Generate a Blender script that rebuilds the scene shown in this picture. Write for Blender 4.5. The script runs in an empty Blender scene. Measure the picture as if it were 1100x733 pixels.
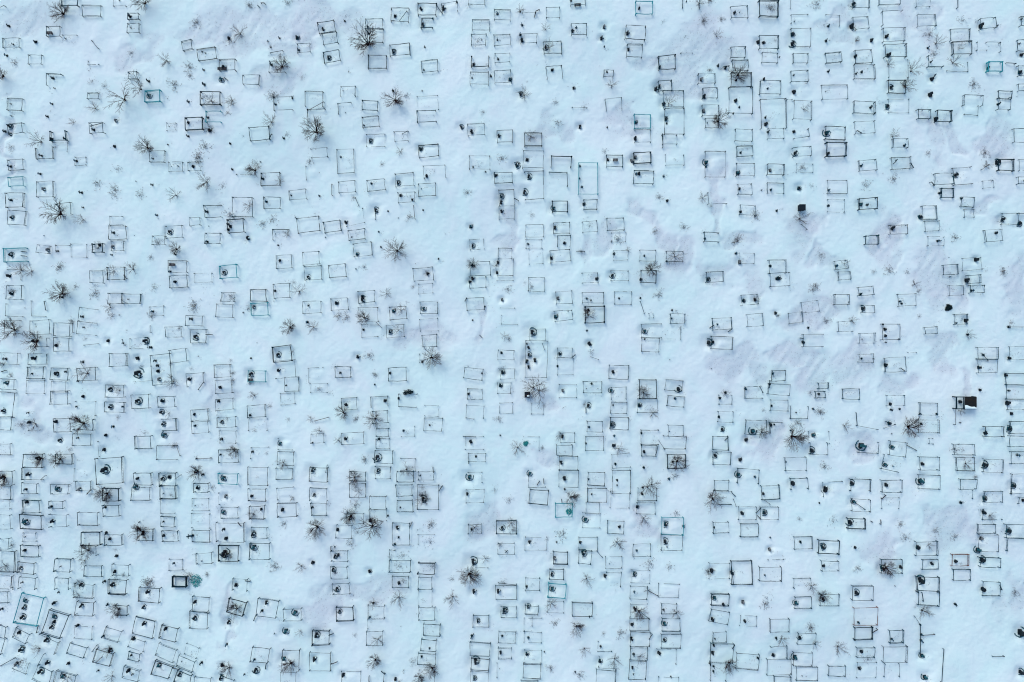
import bpy, math, random
import numpy as np

# ------------------------------------------------------------ camera, sky, sun, exposure
SC = bpy.context.scene
COL = SC.collection
RES_X, RES_Y = 1100.0, 733.0       # the photograph's own grid, used as a survey grid for the plan
M = 0.125                          # metres of snow per survey unit
H = 1100 * M / 1.5                 # flying height over the snow for a 24 mm lens on 36 mm

cam = bpy.data.cameras.new("Camera")
cam_o = bpy.data.objects.new("Camera", cam)
COL.objects.link(cam_o)
cam.lens = 24.0
cam.sensor_width = 36.0
cam.clip_start = 0.5
cam.clip_end = 6000
cam_o.location = (0, 0, H)
SC.camera = cam_o

SUN_EL, SUN_AZ = math.radians(38), math.radians(120)   # low veiled sun from the upper left of the plan
w = bpy.data.worlds.new("World")
SC.world = w
w.use_nodes = True
nt = w.node_tree
bg = nt.nodes["Background"]
sky = nt.nodes.new("ShaderNodeTexSky")
sky.sky_type = 'NISHITA'
sky.sun_disc = False
sky.sun_elevation = SUN_EL
sky.air_density = 1.0
sky.dust_density = 1.6
sky.ozone_density = 1.0
nt.links.new(sky.outputs[0], bg.inputs[0])
bg.inputs[1].default_value = 0.15

sun = bpy.data.lights.new("Sun", 'SUN')
sun.energy = 0.7
sun.angle = math.radians(25)
sun.color = (1.0, 0.95, 0.88)
sun_o = bpy.data.objects.new("Sun", sun)
COL.objects.link(sun_o)
from mathutils import Vector, Euler, Matrix
sdir = Vector((math.cos(SUN_EL) * math.cos(SUN_AZ), math.cos(SUN_EL) * math.sin(SUN_AZ), math.sin(SUN_EL)))
sun_o.rotation_euler = sdir.to_track_quat('Z', 'Y').to_euler()
sun_o.location = (0, 0, 60)
sky.sun_rotation = math.pi / 2 - SUN_AZ

SC.view_settings.view_transform = 'Standard'
SC.view_settings.look = 'None'
SC.view_settings.gamma = 1.0
SC.view_settings.exposure = 0.54
SC.view_settings.use_curve_mapping = False
SC.render.engine = 'CYCLES'
SC.cycles.pixel_filter_type = 'BLACKMAN_HARRIS'
SC.cycles.filter_width = 1.1
SC.cycles.max_bounces = 4
SC.cycles.diffuse_bounces = 3

rnd = random.Random(7)
PLOTS = """
564.7,366.2,588.2,366.6,587.5,405.7,564,405.3,a,n; 22.4,638.2,47.1,642.9,38.6,673.3,14.2,669.5,a,T
102.4,493.3,128.8,491.9,130.2,518.9,103.8,520.3,a,n; 160.3,382.3,181.1,380.1,184.4,412.1,163.7,414.2,a,n
231.8,562.1,261.3,562.1,261.3,582.8,231.8,582.8,a,n; 449,520.4,471.7,520.8,471.3,547.6,448.6,547.2,a,n
757.5,162.5,779.5,162.5,779.5,189.9,757.5,189.9,a,n; 563.4,184,583.5,183.3,584.5,212.7,564.4,213.4,trb,n
714.6,116.1,735.6,116.1,735.6,143.5,714.6,143.5,a,n; 53.3,655.5,73.4,661.4,63.7,686.5,44,681,a,d
785.6,603,807.5,602.7,808,627.9,786,628.2,a,n; 764.1,692.5,788.8,693.4,788.1,713.9,763.4,713.1,a,n
917,652.7,942.5,652.2,942.8,671.5,917.4,672,a,R; 362.1,161,379.9,160.3,380.8,186.1,363,186.8,a,n
949.6,695.3,975.6,695.3,975.6,712.3,949.6,712.3,a,n; 421.6,562.1,440.3,562.1,440.3,585.5,421.6,585.5,a,n
824.5,709.9,851,709.9,851,726.3,824.5,726.3,a,n; 249.3,212.2,270.4,212.2,270.4,232.7,249.3,232.7,a,n
333,701.3,355.3,701.6,355,721,332.7,720.6,a,n; 41.7,681.8,62.6,690.3,58.4,702.7,38.6,700.4,tr,n
277.1,643.2,299.5,645.5,296.4,663.6,274.8,661.4,a,n; 265.8,502.2,287.1,502.2,287.1,521.5,265.8,521.5,a,n
850,30.4,870.5,30.4,870.5,50.2,850,50.2,a,n; 711.6,556.3,734.2,556.7,733.9,574.6,711.3,574.2,a,T
144.5,663.3,165.7,668.2,162.3,686.8,140.9,681.5,a,n; 105.1,474.7,129.8,473.4,130.7,489.6,106,490.9,l,f
294.9,388.3,316.4,386.4,318,404.8,296.5,406.7,trb,n; 882.6,92.2,909.6,91.7,909.9,106.4,882.8,106.9,a,n
303.9,698.2,321.8,698.5,321.4,720.6,303.5,720.3,tlr,n; 792.3,703.4,816.5,705.1,815.4,721.3,791.2,719.6,a,n
562.4,161.7,584.3,162.4,583.7,180.3,561.7,179.6,a,n; 318.2,234.3,341.9,231.8,343.5,248,319.9,250.5,trlb,n
1052.4,574.7,1072.5,574.7,1072.5,593.3,1052.4,593.3,a,n; 853.1,108.1,871.9,108.7,871.2,128.5,852.4,127.9,a,n
761.4,605.3,783.8,605.3,783.8,621.9,761.4,621.9,a,f; 600.7,505.7,621.4,505.7,621.4,523.5,600.7,523.5,a,n
954.7,64.9,974.5,64.9,974.5,83.5,954.7,83.5,lr,f; 233.5,586.8,255.8,586.8,255.8,603.3,233.5,603.3,a,d
710.4,575,732.8,575,732.8,591.4,710.4,591.4,a,n; 267.5,584.3,289.1,584.3,289.1,601.3,267.5,601.3,a,n
676.3,710.6,694.8,711.2,694.1,730.8,675.6,730.2,a,n; 1022.7,181.1,1042,179.5,1043.6,197.9,1024.3,199.6,tlb,n
21.5,553,44.3,553.8,43.8,569.4,20.9,568.6,a,d; 793.8,503.7,816.5,505.3,815.4,520.7,792.7,519.1,tlr,n
628.2,329.7,648.8,329,649.3,346,628.8,346.7,a,d; 983.5,582.7,1007.5,582.2,1007.7,596.9,983.8,597.3,a,n
203.2,657.5,222.5,658.2,221.9,676.3,202.6,675.6,a,n; 986.1,634.1,1008.4,635.3,1007.6,650.7,985.2,649.5,a,n
2.5,267,26.3,266.2,26.8,280.5,3,281.4,tlb,T; 148.1,631.9,170.5,633.5,169.4,648.6,147.1,647,a,n
922.1,713,942.7,713,942.7,729.4,922.1,729.4,a,f; 706.1,697.7,726.9,698.4,726.3,714.6,705.5,713.9,tr,f
918,69.5,939.6,69.5,939.6,85,918,85,a,n; 802,451.4,824.1,452.5,823.3,467.7,801.2,466.5,a,n
950.9,384.6,973,383.8,973.5,398.9,951.4,399.7,a,n; 656.1,529.6,676.7,530.3,676.1,546.5,655.6,545.8,lrb,f
914.9,629.3,937,629.3,937,644.4,914.9,644.4,a,d; 816,609.5,838.7,609.5,838.7,624.2,816,624.2,a,n
532.4,629.5,554.5,629.1,554.8,644.1,532.7,644.5,a,n; 856.6,717.9,879.4,718.3,879.2,732.7,856.3,732.3,a,n
815.5,1.5,835.6,1.5,835.6,17.8,815.5,17.8,a,d; 945.9,601,968.6,601,968.6,615.4,945.9,615.4,a,n
785.5,78,807,78,807,93.2,785.5,93.2,a,n; 564.3,576.8,586.9,577.2,586.7,591.6,564.1,591.2,a,f
987.3,510.2,1008.9,510.6,1008.7,525.5,987.1,525.2,a,n; 677.5,679.1,698.3,679.9,697.8,695.3,676.9,694.6,a,n
292.5,372.9,311.7,370.9,313.5,387.5,294.2,389.5,a,d; 685.2,428.5,706.5,428.5,706.5,443.6,685.2,443.6,a,n
844.1,492,866.4,491.6,866.6,505.8,844.4,506.2,a,n; 504.6,281.8,526.1,281,526.6,295.7,505.1,296.5,a,n
206.6,641,225.1,642.3,223.9,659.3,205.4,658,a,n; 949.8,30.1,971.7,30.1,971.7,44.5,949.8,44.5,a,n
385,330.6,406.1,330.6,406.1,345.5,385,345.5,a,n; 654.6,392,675.9,392.7,675.4,407.4,654.1,406.7,a,n
879.8,580.4,901.1,580.8,900.8,595.5,879.5,595.1,a,d; 80.4,431.5,101.7,431.5,101.7,446.2,80.4,446.2,tr,f
763.7,714.3,780.4,714.3,780.4,733,763.7,733,lr,n; 710.8,681.9,731.7,682.3,731.5,697.1,710.6,696.8,a,n
986.4,451.3,1008.8,451.3,1008.8,465.2,986.4,465.2,a,n; 953.2,107.3,975.1,107.3,975.1,121.5,953.2,121.5,a,f
707.6,627,729.2,627.8,728.7,642,707.1,641.3,a,f; 534.5,277.9,551.2,277.9,551.2,296.4,534.5,296.4,rb,n
369.9,228,389.6,224.5,392.3,239.7,372.5,243.2,rb,f; 569.4,525.8,589.2,527.2,588.1,542.6,568.3,541.3,a,d
30.7,344.7,51.5,343.9,52,358.8,31.2,359.5,a,n; 948.2,348.6,967.1,348.6,967.1,364.9,948.2,364.9,a,d
598.7,385,616.1,385,616.1,402.7,598.7,402.7,a,f; 713.7,469,737.7,469.8,737.2,482.7,713.3,481.8,trb,d
948.6,12,969.6,11.2,970.1,25.9,949.1,26.6,tl,n; 330.5,118.2,349.4,117.2,350.3,133.4,331.3,134.4,tl,n
82.6,343.9,103.4,345.7,102.1,360.3,81.3,358.5,lb,f; 204.8,552.3,224.5,552.3,224.5,567.8,204.8,567.8,tlr,f
454.9,178.6,478.1,177.4,478.8,190.5,455.6,191.7,tlr,n; 504.4,167.4,526,167.4,526,181.5,504.4,181.5,a,n
167.8,479.3,188.4,479.6,188.1,494.3,167.5,494,tlb,n; 816.4,87.3,838.1,87.3,838.1,101.2,816.4,101.2,a,n
165.5,711.2,184.4,717.7,179,730,160.4,725.4,a,d; 272.5,694.5,291,696.5,288.2,711.5,269.4,710.4,a,n
950.9,47.6,973.3,47.6,973.3,61,950.9,61,a,d; 764.4,361.2,787.2,362.4,786.5,375.5,763.7,374.3,a,d
505.1,691,526.6,691.8,526.1,705.7,504.6,704.9,a,n; 38.6,195,56.7,195,56.7,211.5,38.6,211.5,a,n
681,183.1,702.3,184.2,701.5,198.1,680.2,197,a,n; 1050.5,386.2,1071.4,386.2,1071.4,400.4,1050.5,400.4,a,n
689.5,348.3,710.4,348.3,710.4,362.5,689.5,362.5,tlb,n; 234,483.7,255.2,483,255.7,496.9,234.5,497.6,a,n
84.1,330.2,103.6,332.6,101.8,347.5,82.3,345.1,tlb,n; 417.9,602.5,440.6,602.5,440.6,615.4,417.9,615.4,a,n
887.4,135.7,908.3,136.8,907.5,150.7,886.7,149.6,a,n; 631.3,525.1,651.8,525.5,651.6,539.7,631,539.3,a,n
827.3,293.7,848.2,293,848.6,306.9,827.8,307.6,a,n; 83.7,550.4,104.6,551.1,104.1,565,83.2,564.3,a,n
114.8,623.8,134.1,624.8,133.3,639.8,114,638.8,a,d; 626.3,551.1,645.1,552,644.3,567.5,625.5,566.5,a,f
862.7,359.3,884.6,359,884.8,372.1,862.9,372.5,tlb,n; 888.3,153.7,909.1,153.7,909.1,167.6,888.3,167.6,a,d
366.9,465.4,390.3,464.2,391,476.5,367.5,477.7,a,n; 533.3,560.5,554.5,560.2,554.8,573.8,533.6,574.1,a,d
672.4,28,693.7,29.2,693,42.6,671.7,41.5,a,n; 629,469.4,648.6,469.4,648.6,484.1,629,484.1,a,n
589.9,184.9,609.5,184.9,609.5,199.6,589.9,199.6,tr,n; 332.4,502.6,352,502.6,352,517.3,332.4,517.3,a,d
600.7,490.3,620.3,490.3,620.3,505,600.7,505,a,n; 621.5,577.4,641.6,577.4,641.6,591.7,621.5,591.7,a,n
443.6,288.9,464.7,287,465.9,300.6,444.8,302.4,a,n; 143.1,395.1,161.6,393.4,162.9,408.8,144.4,410.5,rb,f
688.8,462.5,707.8,462.5,707.8,477.6,688.8,477.6,tlb,n; 950,488.8,968.3,492,965.6,507.2,947.3,504,lb,n
246.2,643.2,264.7,647.5,260.9,661.7,242.8,657.9,a,d; 7.8,225.9,26.7,226.9,25.9,242,7,241,a,n
297.6,541.6,318.1,540.5,318.9,554.4,298.3,555.5,a,d; 26.4,487.8,46.5,488.1,46.2,502.3,26.2,502,a,d
562.7,664,582.1,664,582.1,678.7,562.7,678.7,tl,f; 889.7,193.9,910.2,193.9,910.2,207.8,889.7,207.8,a,n
86.1,572.4,106.6,572.4,106.6,586.3,86.1,586.3,a,d; 79.6,627.5,98.9,629.5,97.3,644.2,78.1,642.1,a,n
294.5,105.4,314.3,104.3,315,118.7,295.3,119.7,tlb,n; 657.4,488.6,676.6,487.3,677.7,501.9,658.4,503.3,tlb,n
139.6,424.9,159.2,424.3,159.7,438.6,140.1,439.3,a,n; 766.8,527.7,787.1,528.4,786.7,542.3,766.3,541.6,tb,n
24.3,502.6,46.4,502.6,46.4,515.3,24.3,515.3,lb,n; 685.3,524.6,705.9,525,705.7,538.6,685.1,538.2,lrb,n
988.4,491.4,1008.4,491.4,1008.4,505.4,988.4,505.4,a,n; 678.1,612.4,698.2,612.8,697.9,626.7,677.8,626.3,a,f
853.6,702.5,873.7,702.9,873.5,716.8,853.4,716.4,a,n; 139.9,524,160,524,160,537.9,139.9,537.9,a,n
268.1,138.3,289.1,136.4,290.3,149.7,269.2,151.5,a,n; 5.4,207.2,24,207.2,24,222.2,5.4,222.2,a,n
815.5,38.6,836,38.6,836,52.2,815.5,52.2,a,n; 500.7,525.4,520,525.8,519.7,540.1,500.4,539.8,a,n
717.4,489,736.7,489,736.7,503.4,717.4,503.4,a,d; 533.8,301,550.8,301,550.8,317.3,533.8,317.3,t,f
279.9,185.7,299.7,185,300.2,198.9,280.4,199.6,a,n; 418,47.3,439.5,45.4,440.6,58.1,419.1,60,a,n
424.6,187.3,443.8,185.6,445,199.8,425.8,201.5,a,n; 449.3,156.5,470.1,154.7,471.3,167.7,450.5,169.6,a,n
917.6,131.4,938.5,130.3,939.1,143.4,918.3,144.5,a,n; 326,286.6,344.7,285.3,345.7,299.9,327.1,301.2,a,n
533.8,712.7,551.5,712.7,551.5,728.2,533.8,728.2,l,f; 818.7,523,837.7,522,838.4,536.4,819.4,537.4,a,n
81.7,395.7,101.8,395,102.2,408.6,82.2,409.3,a,d; 1056.2,493.3,1076.3,494,1075.8,507.6,1055.7,506.9,a,n
827.1,665.8,847.2,665.4,847.4,679,827.4,679.4,a,n; 1022.3,45.8,1042.7,45.4,1042.9,58.9,1022.5,59.2,a,d
1056.1,625.2,1074.6,625.6,1074.4,640.3,1055.8,639.9,a,n; 589.8,627,607.9,627.9,607.1,642.9,589,641.9,a,T
957.1,474.2,974.8,476.1,973.2,491.2,955.5,489.3,a,n; 917.5,109.4,939.4,110.5,938.8,122.9,916.9,121.7,a,n
677,664.6,697.4,665,697.2,678.1,676.8,677.8,a,n; 428.5,423.2,447.8,423.9,447.3,437.8,428,437.1,tlb,n
689.8,363,708,363.6,707.5,378.3,689.3,377.7,a,n; 869.3,464,890.9,464,890.9,476.4,869.3,476.4,lr,f
234.6,529.9,256.2,529.9,256.2,542.3,234.6,542.3,l,f; 562.5,714.1,580.7,714.4,580.5,729.1,562.2,728.8,a,n
499.9,468.9,519.7,469.3,519.4,482.7,499.7,482.4,tlb,f; 1050.5,373.4,1072.2,373.4,1072.2,385.7,1050.5,385.7,a,n
591,269.4,612.4,267.9,613.3,280.2,591.9,281.7,a,n; 379.7,262.2,398.7,260.5,399.9,274.4,381,276,a,n
28.6,408.9,47.6,408.9,47.6,422.8,28.6,422.8,a,f; 395.8,59.5,414.8,59.5,414.8,73.4,395.8,73.4,a,n
711.2,351,731.3,351,731.3,364.1,711.2,364.1,rb,f; 420,7.1,438.5,7.7,438,22,419.5,21.3,lrtb,n
169.7,692.3,188.2,699.6,184.4,712.7,166.1,705,a,n; 360.3,653.2,378.4,652.3,379.1,666.7,361.1,667.6,a,d
335.4,678.6,353.1,678.3,353.4,692.9,335.6,693.3,a,d; 393.5,144.4,413.5,144.4,413.5,157.4,393.5,157.4,a,f
791.7,175.3,810.5,175.3,810.5,189.1,791.7,189.1,a,n; 456,449,475.3,449.7,474.8,463.1,455.5,462.4,a,n
403,483.8,422.3,484.4,421.8,497.9,402.5,497.2,a,n; 596.4,541.5,614.6,541.5,614.6,555.7,596.4,555.7,a,T
711.5,664.8,730.5,664.8,730.5,678.4,711.5,678.4,a,n; 393.5,679,410.8,679,410.8,693.9,393.5,693.9,a,n
1033.7,277.6,1053.3,276.6,1054,289.7,1034.4,290.7,a,f; 918.4,674.1,937.6,674.1,937.6,687.5,918.4,687.5,a,d
563.6,142.9,582.1,142.9,582.1,156.8,563.6,156.8,a,d; 392.7,30.9,411.2,30.9,411.2,44.8,392.7,44.8,a,n
116.7,242.8,135.2,242.8,135.2,256.7,116.7,256.7,a,n; 1019.2,32.6,1039.9,32.3,1040.1,44.6,1019.4,45,tlr,n
1026.6,491.8,1045.6,491.8,1045.6,505.3,1026.6,505.3,a,n; 112.4,413.8,132.4,413.8,132.4,426.6,112.4,426.6,a,n
173.2,672.5,190.5,676.4,186.7,690.8,169.7,686.5,a,n; 796,563.3,814.8,563.6,814.6,577.2,795.7,576.9,a,n
81.5,647.1,99.5,648.6,98.3,662.8,80.2,661.2,a,n; 325.2,323.9,344.5,323.3,345,336.4,325.7,337.1,a,n
198.8,402,217,400.4,218.2,414.3,200,415.9,tl,n; 765.1,342,785.6,341.3,786,353.7,765.5,354.4,a,n
417.1,396,435.6,395,436.3,408.7,417.8,409.7,a,n; 677.6,629.6,695.8,630.5,695,644.4,676.8,643.5,a,n
957.3,169.5,977.7,168.8,978.1,181.1,957.7,181.9,a,n; 826.3,279.4,844.5,279.4,844.5,293.3,826.3,293.3,tlr,n
707.3,60.1,725.4,58.9,726.3,72.8,708.3,74,a,d; 205.5,570.1,224.5,570.1,224.5,583.4,205.5,583.4,a,n
567.5,298.3,584.8,298.3,584.8,312.9,567.5,312.9,a,n; 103.2,698,120.5,703.5,116.2,716.6,98.9,711.2,a,d
682.1,122.3,699.6,122.3,699.6,136.7,682.1,136.7,a,T; 853.4,577.2,872.6,576.9,872.8,590,853.6,590.3,a,n
352.7,285.3,370.9,283.7,372.1,297.4,353.9,299,a,n; 450.6,343.3,470.1,342.3,470.7,355.1,451.3,356.1,a,f
52.5,553.1,71.6,553.1,71.6,566.2,52.5,566.2,trb,n; 880.6,638.1,900.6,638.1,900.6,650.6,880.6,650.6,a,n
826.4,412.2,848.8,413.8,848,424.9,825.6,423.3,a,n; 562.4,469.4,579.4,469.4,579.4,484.1,562.4,484.1,tr,f
32.1,323.6,47.6,323.6,47.6,339.7,32.1,339.7,lb,f; 267,450.1,287.1,450.1,287.1,462.5,267,462.5,lrt,f
449,2.4,468.6,3.1,468.2,15.8,448.6,15.1,a,d; 266.3,525.3,285.3,525.3,285.3,538.4,266.3,538.4,a,n
817.5,545.4,836.5,545.4,836.5,558.5,817.5,558.5,a,n; 243.4,236,260.7,234.8,261.7,249.1,244.4,250.3,a,d
191.3,705,208.8,712,204.8,723.2,187.8,717.7,a,n; 764,654.8,783.5,657.9,781.5,671.3,761.4,667.1,a,n
232.2,326.8,250.4,327.8,249.7,341.4,231.5,340.4,a,n; 767.1,486.1,785.6,486.7,785.1,500.2,766.6,499.5,a,n
680.3,584.8,698.8,584.8,698.8,598.2,680.3,598.2,a,n; 924,474.3,944.1,475.4,943.4,487.7,923.4,486.6,rb,n
298.5,485.1,315.4,486.2,314.4,500.9,297.5,499.7,a,n; 169.4,509.1,187.2,508.5,187.7,522.4,169.9,523,a,n
631.8,507.7,649.6,508.4,649.1,522.3,631.4,521.6,a,n; 625.3,314.8,648,314.4,648.2,325.3,625.5,325.7,a,n
505.2,78.4,525,78.4,525,90.9,505.2,90.9,a,n; 564,698.7,581.8,699,581.6,712.9,563.8,712.6,tlr,f
54.2,420.7,72.1,420.1,72.6,433.9,54.6,434.5,a,n; 760.6,206.8,780.7,206.8,780.7,219.1,760.6,219.1,lb,n
655.7,448.7,675,449,674.8,461.8,655.4,461.5,a,d; 414.8,349.9,433.6,348.9,434.3,362,415.4,363,a,n
331.3,395.7,347.5,394.9,348.2,410,332,410.9,tl,f; 230.2,409.2,248.3,408.6,248.7,422.2,230.7,422.8,a,n
394.8,651.5,412.9,651.8,412.7,665.4,394.6,665.1,a,n; 58.6,449.9,75.9,449.6,76.2,463.8,58.9,464.1,a,n
212.2,53.6,231.3,51,233.1,63.5,213.9,66.2,a,n; 182,296.4,200.5,295.5,201.2,308.6,182.7,309.6,a,n
501,320.5,519.5,319.6,520.2,332.7,501.7,333.7,a,n; 375.7,519.4,392.7,519.4,392.7,533.8,375.7,533.8,a,n
583.8,44.8,602.6,44.2,603.1,57.2,584.2,57.8,a,n; 965,316.2,984.2,315.5,984.6,328.2,965.5,328.9,a,n
794.3,545.4,812.9,545.4,812.9,558.5,794.3,558.5,a,n; 235.2,285.8,253.7,284.5,254.7,297.6,236.2,298.9,a,T
80.1,672.7,98.6,674,97.7,687.1,79.2,685.8,a,f; 501.2,435.7,519.7,436.7,519,449.8,500.5,448.8,tlr,n
918.5,54.4,936.3,53.8,936.7,67.4,919,68,a,n; 659.9,313.9,678.4,313.9,678.4,327,659.9,327,a,f
677.2,649.4,695.7,649.4,695.7,662.5,677.2,662.5,tl,f; 229.3,392.2,247.2,391.6,247.6,405,229.7,405.7,a,n
449.4,198.2,467.5,197,468.4,210.2,450.3,211.5,a,n; 568,267.3,582.9,266.8,583.5,283,568.5,283.5,rlb,f
564.7,241.5,583.7,241.5,583.7,254.2,564.7,254.2,a,n; 180.9,376.7,198.8,374.8,200.2,388.2,182.3,390,a,n
418.2,330.3,436.1,329.3,436.8,342.7,418.9,343.7,a,n; 115.4,287.1,133.2,287.1,133.2,300.6,115.4,300.6,a,n
182.4,390,199,388.3,200.5,402.6,183.9,404.3,l,f; 829,696.2,846.2,695.3,846.9,709.2,829.8,710.1,tr,n
205.2,536.1,223.5,536.1,223.5,549.2,205.2,549.2,a,f; 78,450.9,99.4,450.9,99.4,462.1,78,462.1,rb,n
204.3,453.1,222.5,451.8,223.4,464.9,205.2,466.2,a,n; 233.5,509.1,254.7,509.1,254.7,520.4,233.5,520.4,a,T
265.1,436.6,284,435.2,284.9,447.9,266,449.2,a,n; 850.2,436.6,868.7,437.3,868.3,450.1,849.7,449.5,lrb,n
171.2,536.9,186.7,536.9,186.7,552.3,171.2,552.3,lb,f; 333.2,524.5,351.4,524.5,351.4,537.6,333.2,537.6,tlr,n
449.1,635.5,463.8,635.5,463.8,651.7,449.1,651.7,lr,f; 449.4,653.5,466.9,653.5,466.9,667.1,449.4,667.1,a,n
1024,477.4,1045.6,477.4,1045.6,488.4,1024,488.4,a,n; 57,363,73.7,363.6,73.2,377.8,56.5,377.2,a,n
677.9,696.2,696,696.8,695.5,709.9,677.4,709.3,a,n; 361.4,563.8,378.4,564.7,377.6,578.6,360.6,577.7,a,n
789.7,138.9,808.2,138.9,808.2,151.7,789.7,151.7,a,n; 397.3,533.3,415.1,533.3,415.1,546.6,397.3,546.6,a,n
75.7,262.4,92.7,262.4,92.7,276.3,75.7,276.3,a,f; 203.7,354.5,220.7,354.5,220.7,368.4,203.7,368.4,a,n
985.3,16.2,1003.9,16.2,1003.9,28.9,985.3,28.9,a,n; 916.2,536.5,935.2,537.2,934.7,549.6,915.7,548.9,a,n
324.5,271.2,342,270,342.9,283.4,325.5,284.6,a,n; 204.3,440.7,222.2,439.4,223.1,452.5,205.2,453.8,a,n
5.4,326.4,23.3,327.6,22.4,340.7,4.5,339.5,lb,n; 653.1,559.3,670.6,560.2,669.9,573.6,652.4,572.7,a,n
354.7,609.3,372.5,609,372.7,622.2,354.9,622.5,a,n; 592.8,167.4,613.9,168.5,613.4,179.6,592.2,178.5,tlr,d
269.1,326.1,287.4,325.4,287.8,338.3,269.6,338.9,a,T; 304.6,654.3,323.5,654.3,323.5,666.7,304.6,666.7,a,n
889.7,214.5,907.1,214.5,907.1,227.9,889.7,227.9,a,f; 954.4,86.9,972,86.9,972,100.1,954.4,100.1,a,d
78.5,466.3,97.7,466.3,97.7,478.4,78.5,478.4,a,n; 651.4,166.4,669.1,166.4,669.1,179.5,651.4,179.5,a,n
448,119.8,468.1,118.7,468.7,130.3,448.6,131.3,tlb,n; 181,280.2,200.3,280.2,200.3,292.2,181,292.2,a,n
682.6,2.8,700.4,2.8,700.4,15.8,682.6,15.8,a,T; 266,398.4,285.1,398.4,285.1,410.5,266,410.5,a,T
784.4,7.9,802.5,7,803.1,19.6,785.1,20.6,a,n; 178,243.1,195.7,242.5,196.2,255.4,178.4,256.1,a,n
57.2,347,74.2,347.9,73.5,361.4,56.5,360.5,a,n; 766.5,469.4,782.7,469.4,782.7,483.6,766.5,483.6,a,n
117.1,380.3,134.5,380.3,134.5,393.5,117.1,393.5,a,n; 596.9,313.4,614.4,312.8,614.8,325.9,597.4,326.5,a,n
1057,247.8,1075.5,246.2,1076.5,258.5,1058.1,260.1,a,n; 871.1,476.4,889.7,476.4,889.7,488.7,871.1,488.7,lrb,n
530.6,77,548.6,75.4,549.7,88.1,531.7,89.6,a,n; 235.4,463.5,253.1,463.5,253.1,476.4,235.4,476.4,a,n
24.8,537.8,42.6,538.1,42.4,550.9,24.6,550.6,a,n; 230,430.1,249.5,428.4,250.5,439.9,231,441.7,a,n
825.2,587.9,842.2,587.9,842.2,601.3,825.2,601.3,b,f; 684.2,540.6,704,540.9,703.8,552.5,684,552.1,a,n
626.5,410.5,646.3,410.5,646.3,422,626.5,422,a,n; 1003.7,186.8,1023.3,186.1,1023.7,197.7,1004.1,198.4,a,n
1056.4,527.3,1075,527.3,1075,539.5,1056.4,539.5,a,n; 499.4,394.8,518.9,396.8,517.7,408.4,498.1,406.3,a,n
295.5,274.7,311.7,273.3,312.9,287.2,296.7,288.6,a,n; 142.5,509.1,160.7,509.1,160.7,521.5,142.5,521.5,a,n
305.4,405.8,320.4,405.3,320.9,420.2,305.9,420.8,a,n; 449.2,702,468,703.4,467.2,715.2,448.4,713.9,a,n
111.6,432.3,132.4,432.3,132.4,443.1,111.6,443.1,a,n; 715,166.1,734.7,166.1,734.7,177.5,715,177.5,lrb,f
54.3,395.2,72.1,395.8,71.6,408.4,53.9,407.8,a,n; 22,586.3,40.8,587.3,40.2,599.2,21.3,598.2,a,n
673.9,47.3,690.5,47.9,690.1,61.3,673.4,60.8,a,n; 682.6,138.9,699.6,138.9,699.6,152.1,682.6,152.1,trb,n
988.5,433.2,1006.3,433.6,1006.1,446.1,988.3,445.8,a,n; 219.2,221,236.7,220.4,237.1,233.2,219.7,233.8,tlb,n
389.1,349.4,406.6,349.4,406.6,362.2,389.1,362.2,tlb,f; 110,525.3,127,525.3,127,538.4,110,538.4,a,d
355.7,321,373.3,320.1,374,332.7,356.4,333.6,a,n; 199.9,127.7,217.8,127.1,218.3,139.5,200.3,140.1,a,d
764.6,638.7,783.1,639,782.9,651.1,764.4,650.7,a,d; 143.5,469.7,160.8,469.1,161.3,481.9,144,482.5,a,n
58.3,601,75.3,601.9,74.6,614.9,57.6,614,a,n; 451.4,324.7,470,324.7,470,336.6,451.4,336.6,a,n
171.2,522.5,187.1,522.5,187.1,536.4,171.2,536.4,a,d; 3.4,344.8,19.3,344.8,19.3,358.7,3.4,358.7,tlb,d
506.2,708.5,525.2,709.2,524.8,720.8,505.8,720.1,a,d; 535.8,221,552,221,552,234.6,535.8,234.6,a,n
857.8,681.2,876.6,681.5,876.4,693.3,857.6,692.9,a,n; 800.8,416.1,818.8,415.5,819.3,427.7,801.2,428.3,tlb,n
236.8,545.8,255.4,545.5,255.6,557.3,237,557.6,a,n; 267.4,544.3,283.5,544,283.7,557.6,267.6,557.9,a,d
430.5,492.3,446.8,492.3,446.8,505.7,430.5,505.7,trb,n; 802,338.3,818.8,336.8,819.9,349.7,803.1,351.2,a,n
923.2,213.3,942,212.6,942.4,224.2,923.6,224.9,a,d; 89.2,6.5,108.5,6.5,108.5,17.8,89.2,17.8,a,n
394.2,194.3,413,192.6,414,204.2,395.2,205.8,a,n; 502.2,133.3,520,132.4,520.6,144.6,502.9,145.5,a,n
1055.2,546.9,1075.3,546.9,1075.3,557.7,1055.2,557.7,lb,f; 650.4,597.9,667.9,597.9,667.9,610.3,650.4,610.3,a,f
297.1,525.1,314.5,523.9,315.4,536.2,297.9,537.5,tl,n; 399.8,441.7,416.3,440.9,417,454,400.5,454.8,a,n
652.2,235.2,669.5,234.6,670,247.1,652.7,247.7,a,n; 455.1,671.2,472.7,671.5,472.5,683.8,454.9,683.5,a,n
334.2,541,350.7,540.4,351.2,553.6,334.7,554.1,a,n; 340.7,24,357.9,21,360.1,33.2,342.9,36.2,a,d
508.3,661.3,524.8,661.3,524.8,674.4,508.3,674.4,a,n; 990.3,221.7,1005.5,221.2,1006,235.4,990.8,235.9,a,n
328.5,178.7,343.2,178.7,343.2,193.4,328.5,193.4,l,f; 39.1,159.4,56.9,158.5,57.5,170.5,39.7,171.5,lrb,n
951.6,714.3,967.1,714.3,967.1,728.2,951.6,728.2,lr,f; 232.6,448.9,252.5,448.2,252.9,459,232.9,459.7,a,n
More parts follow.
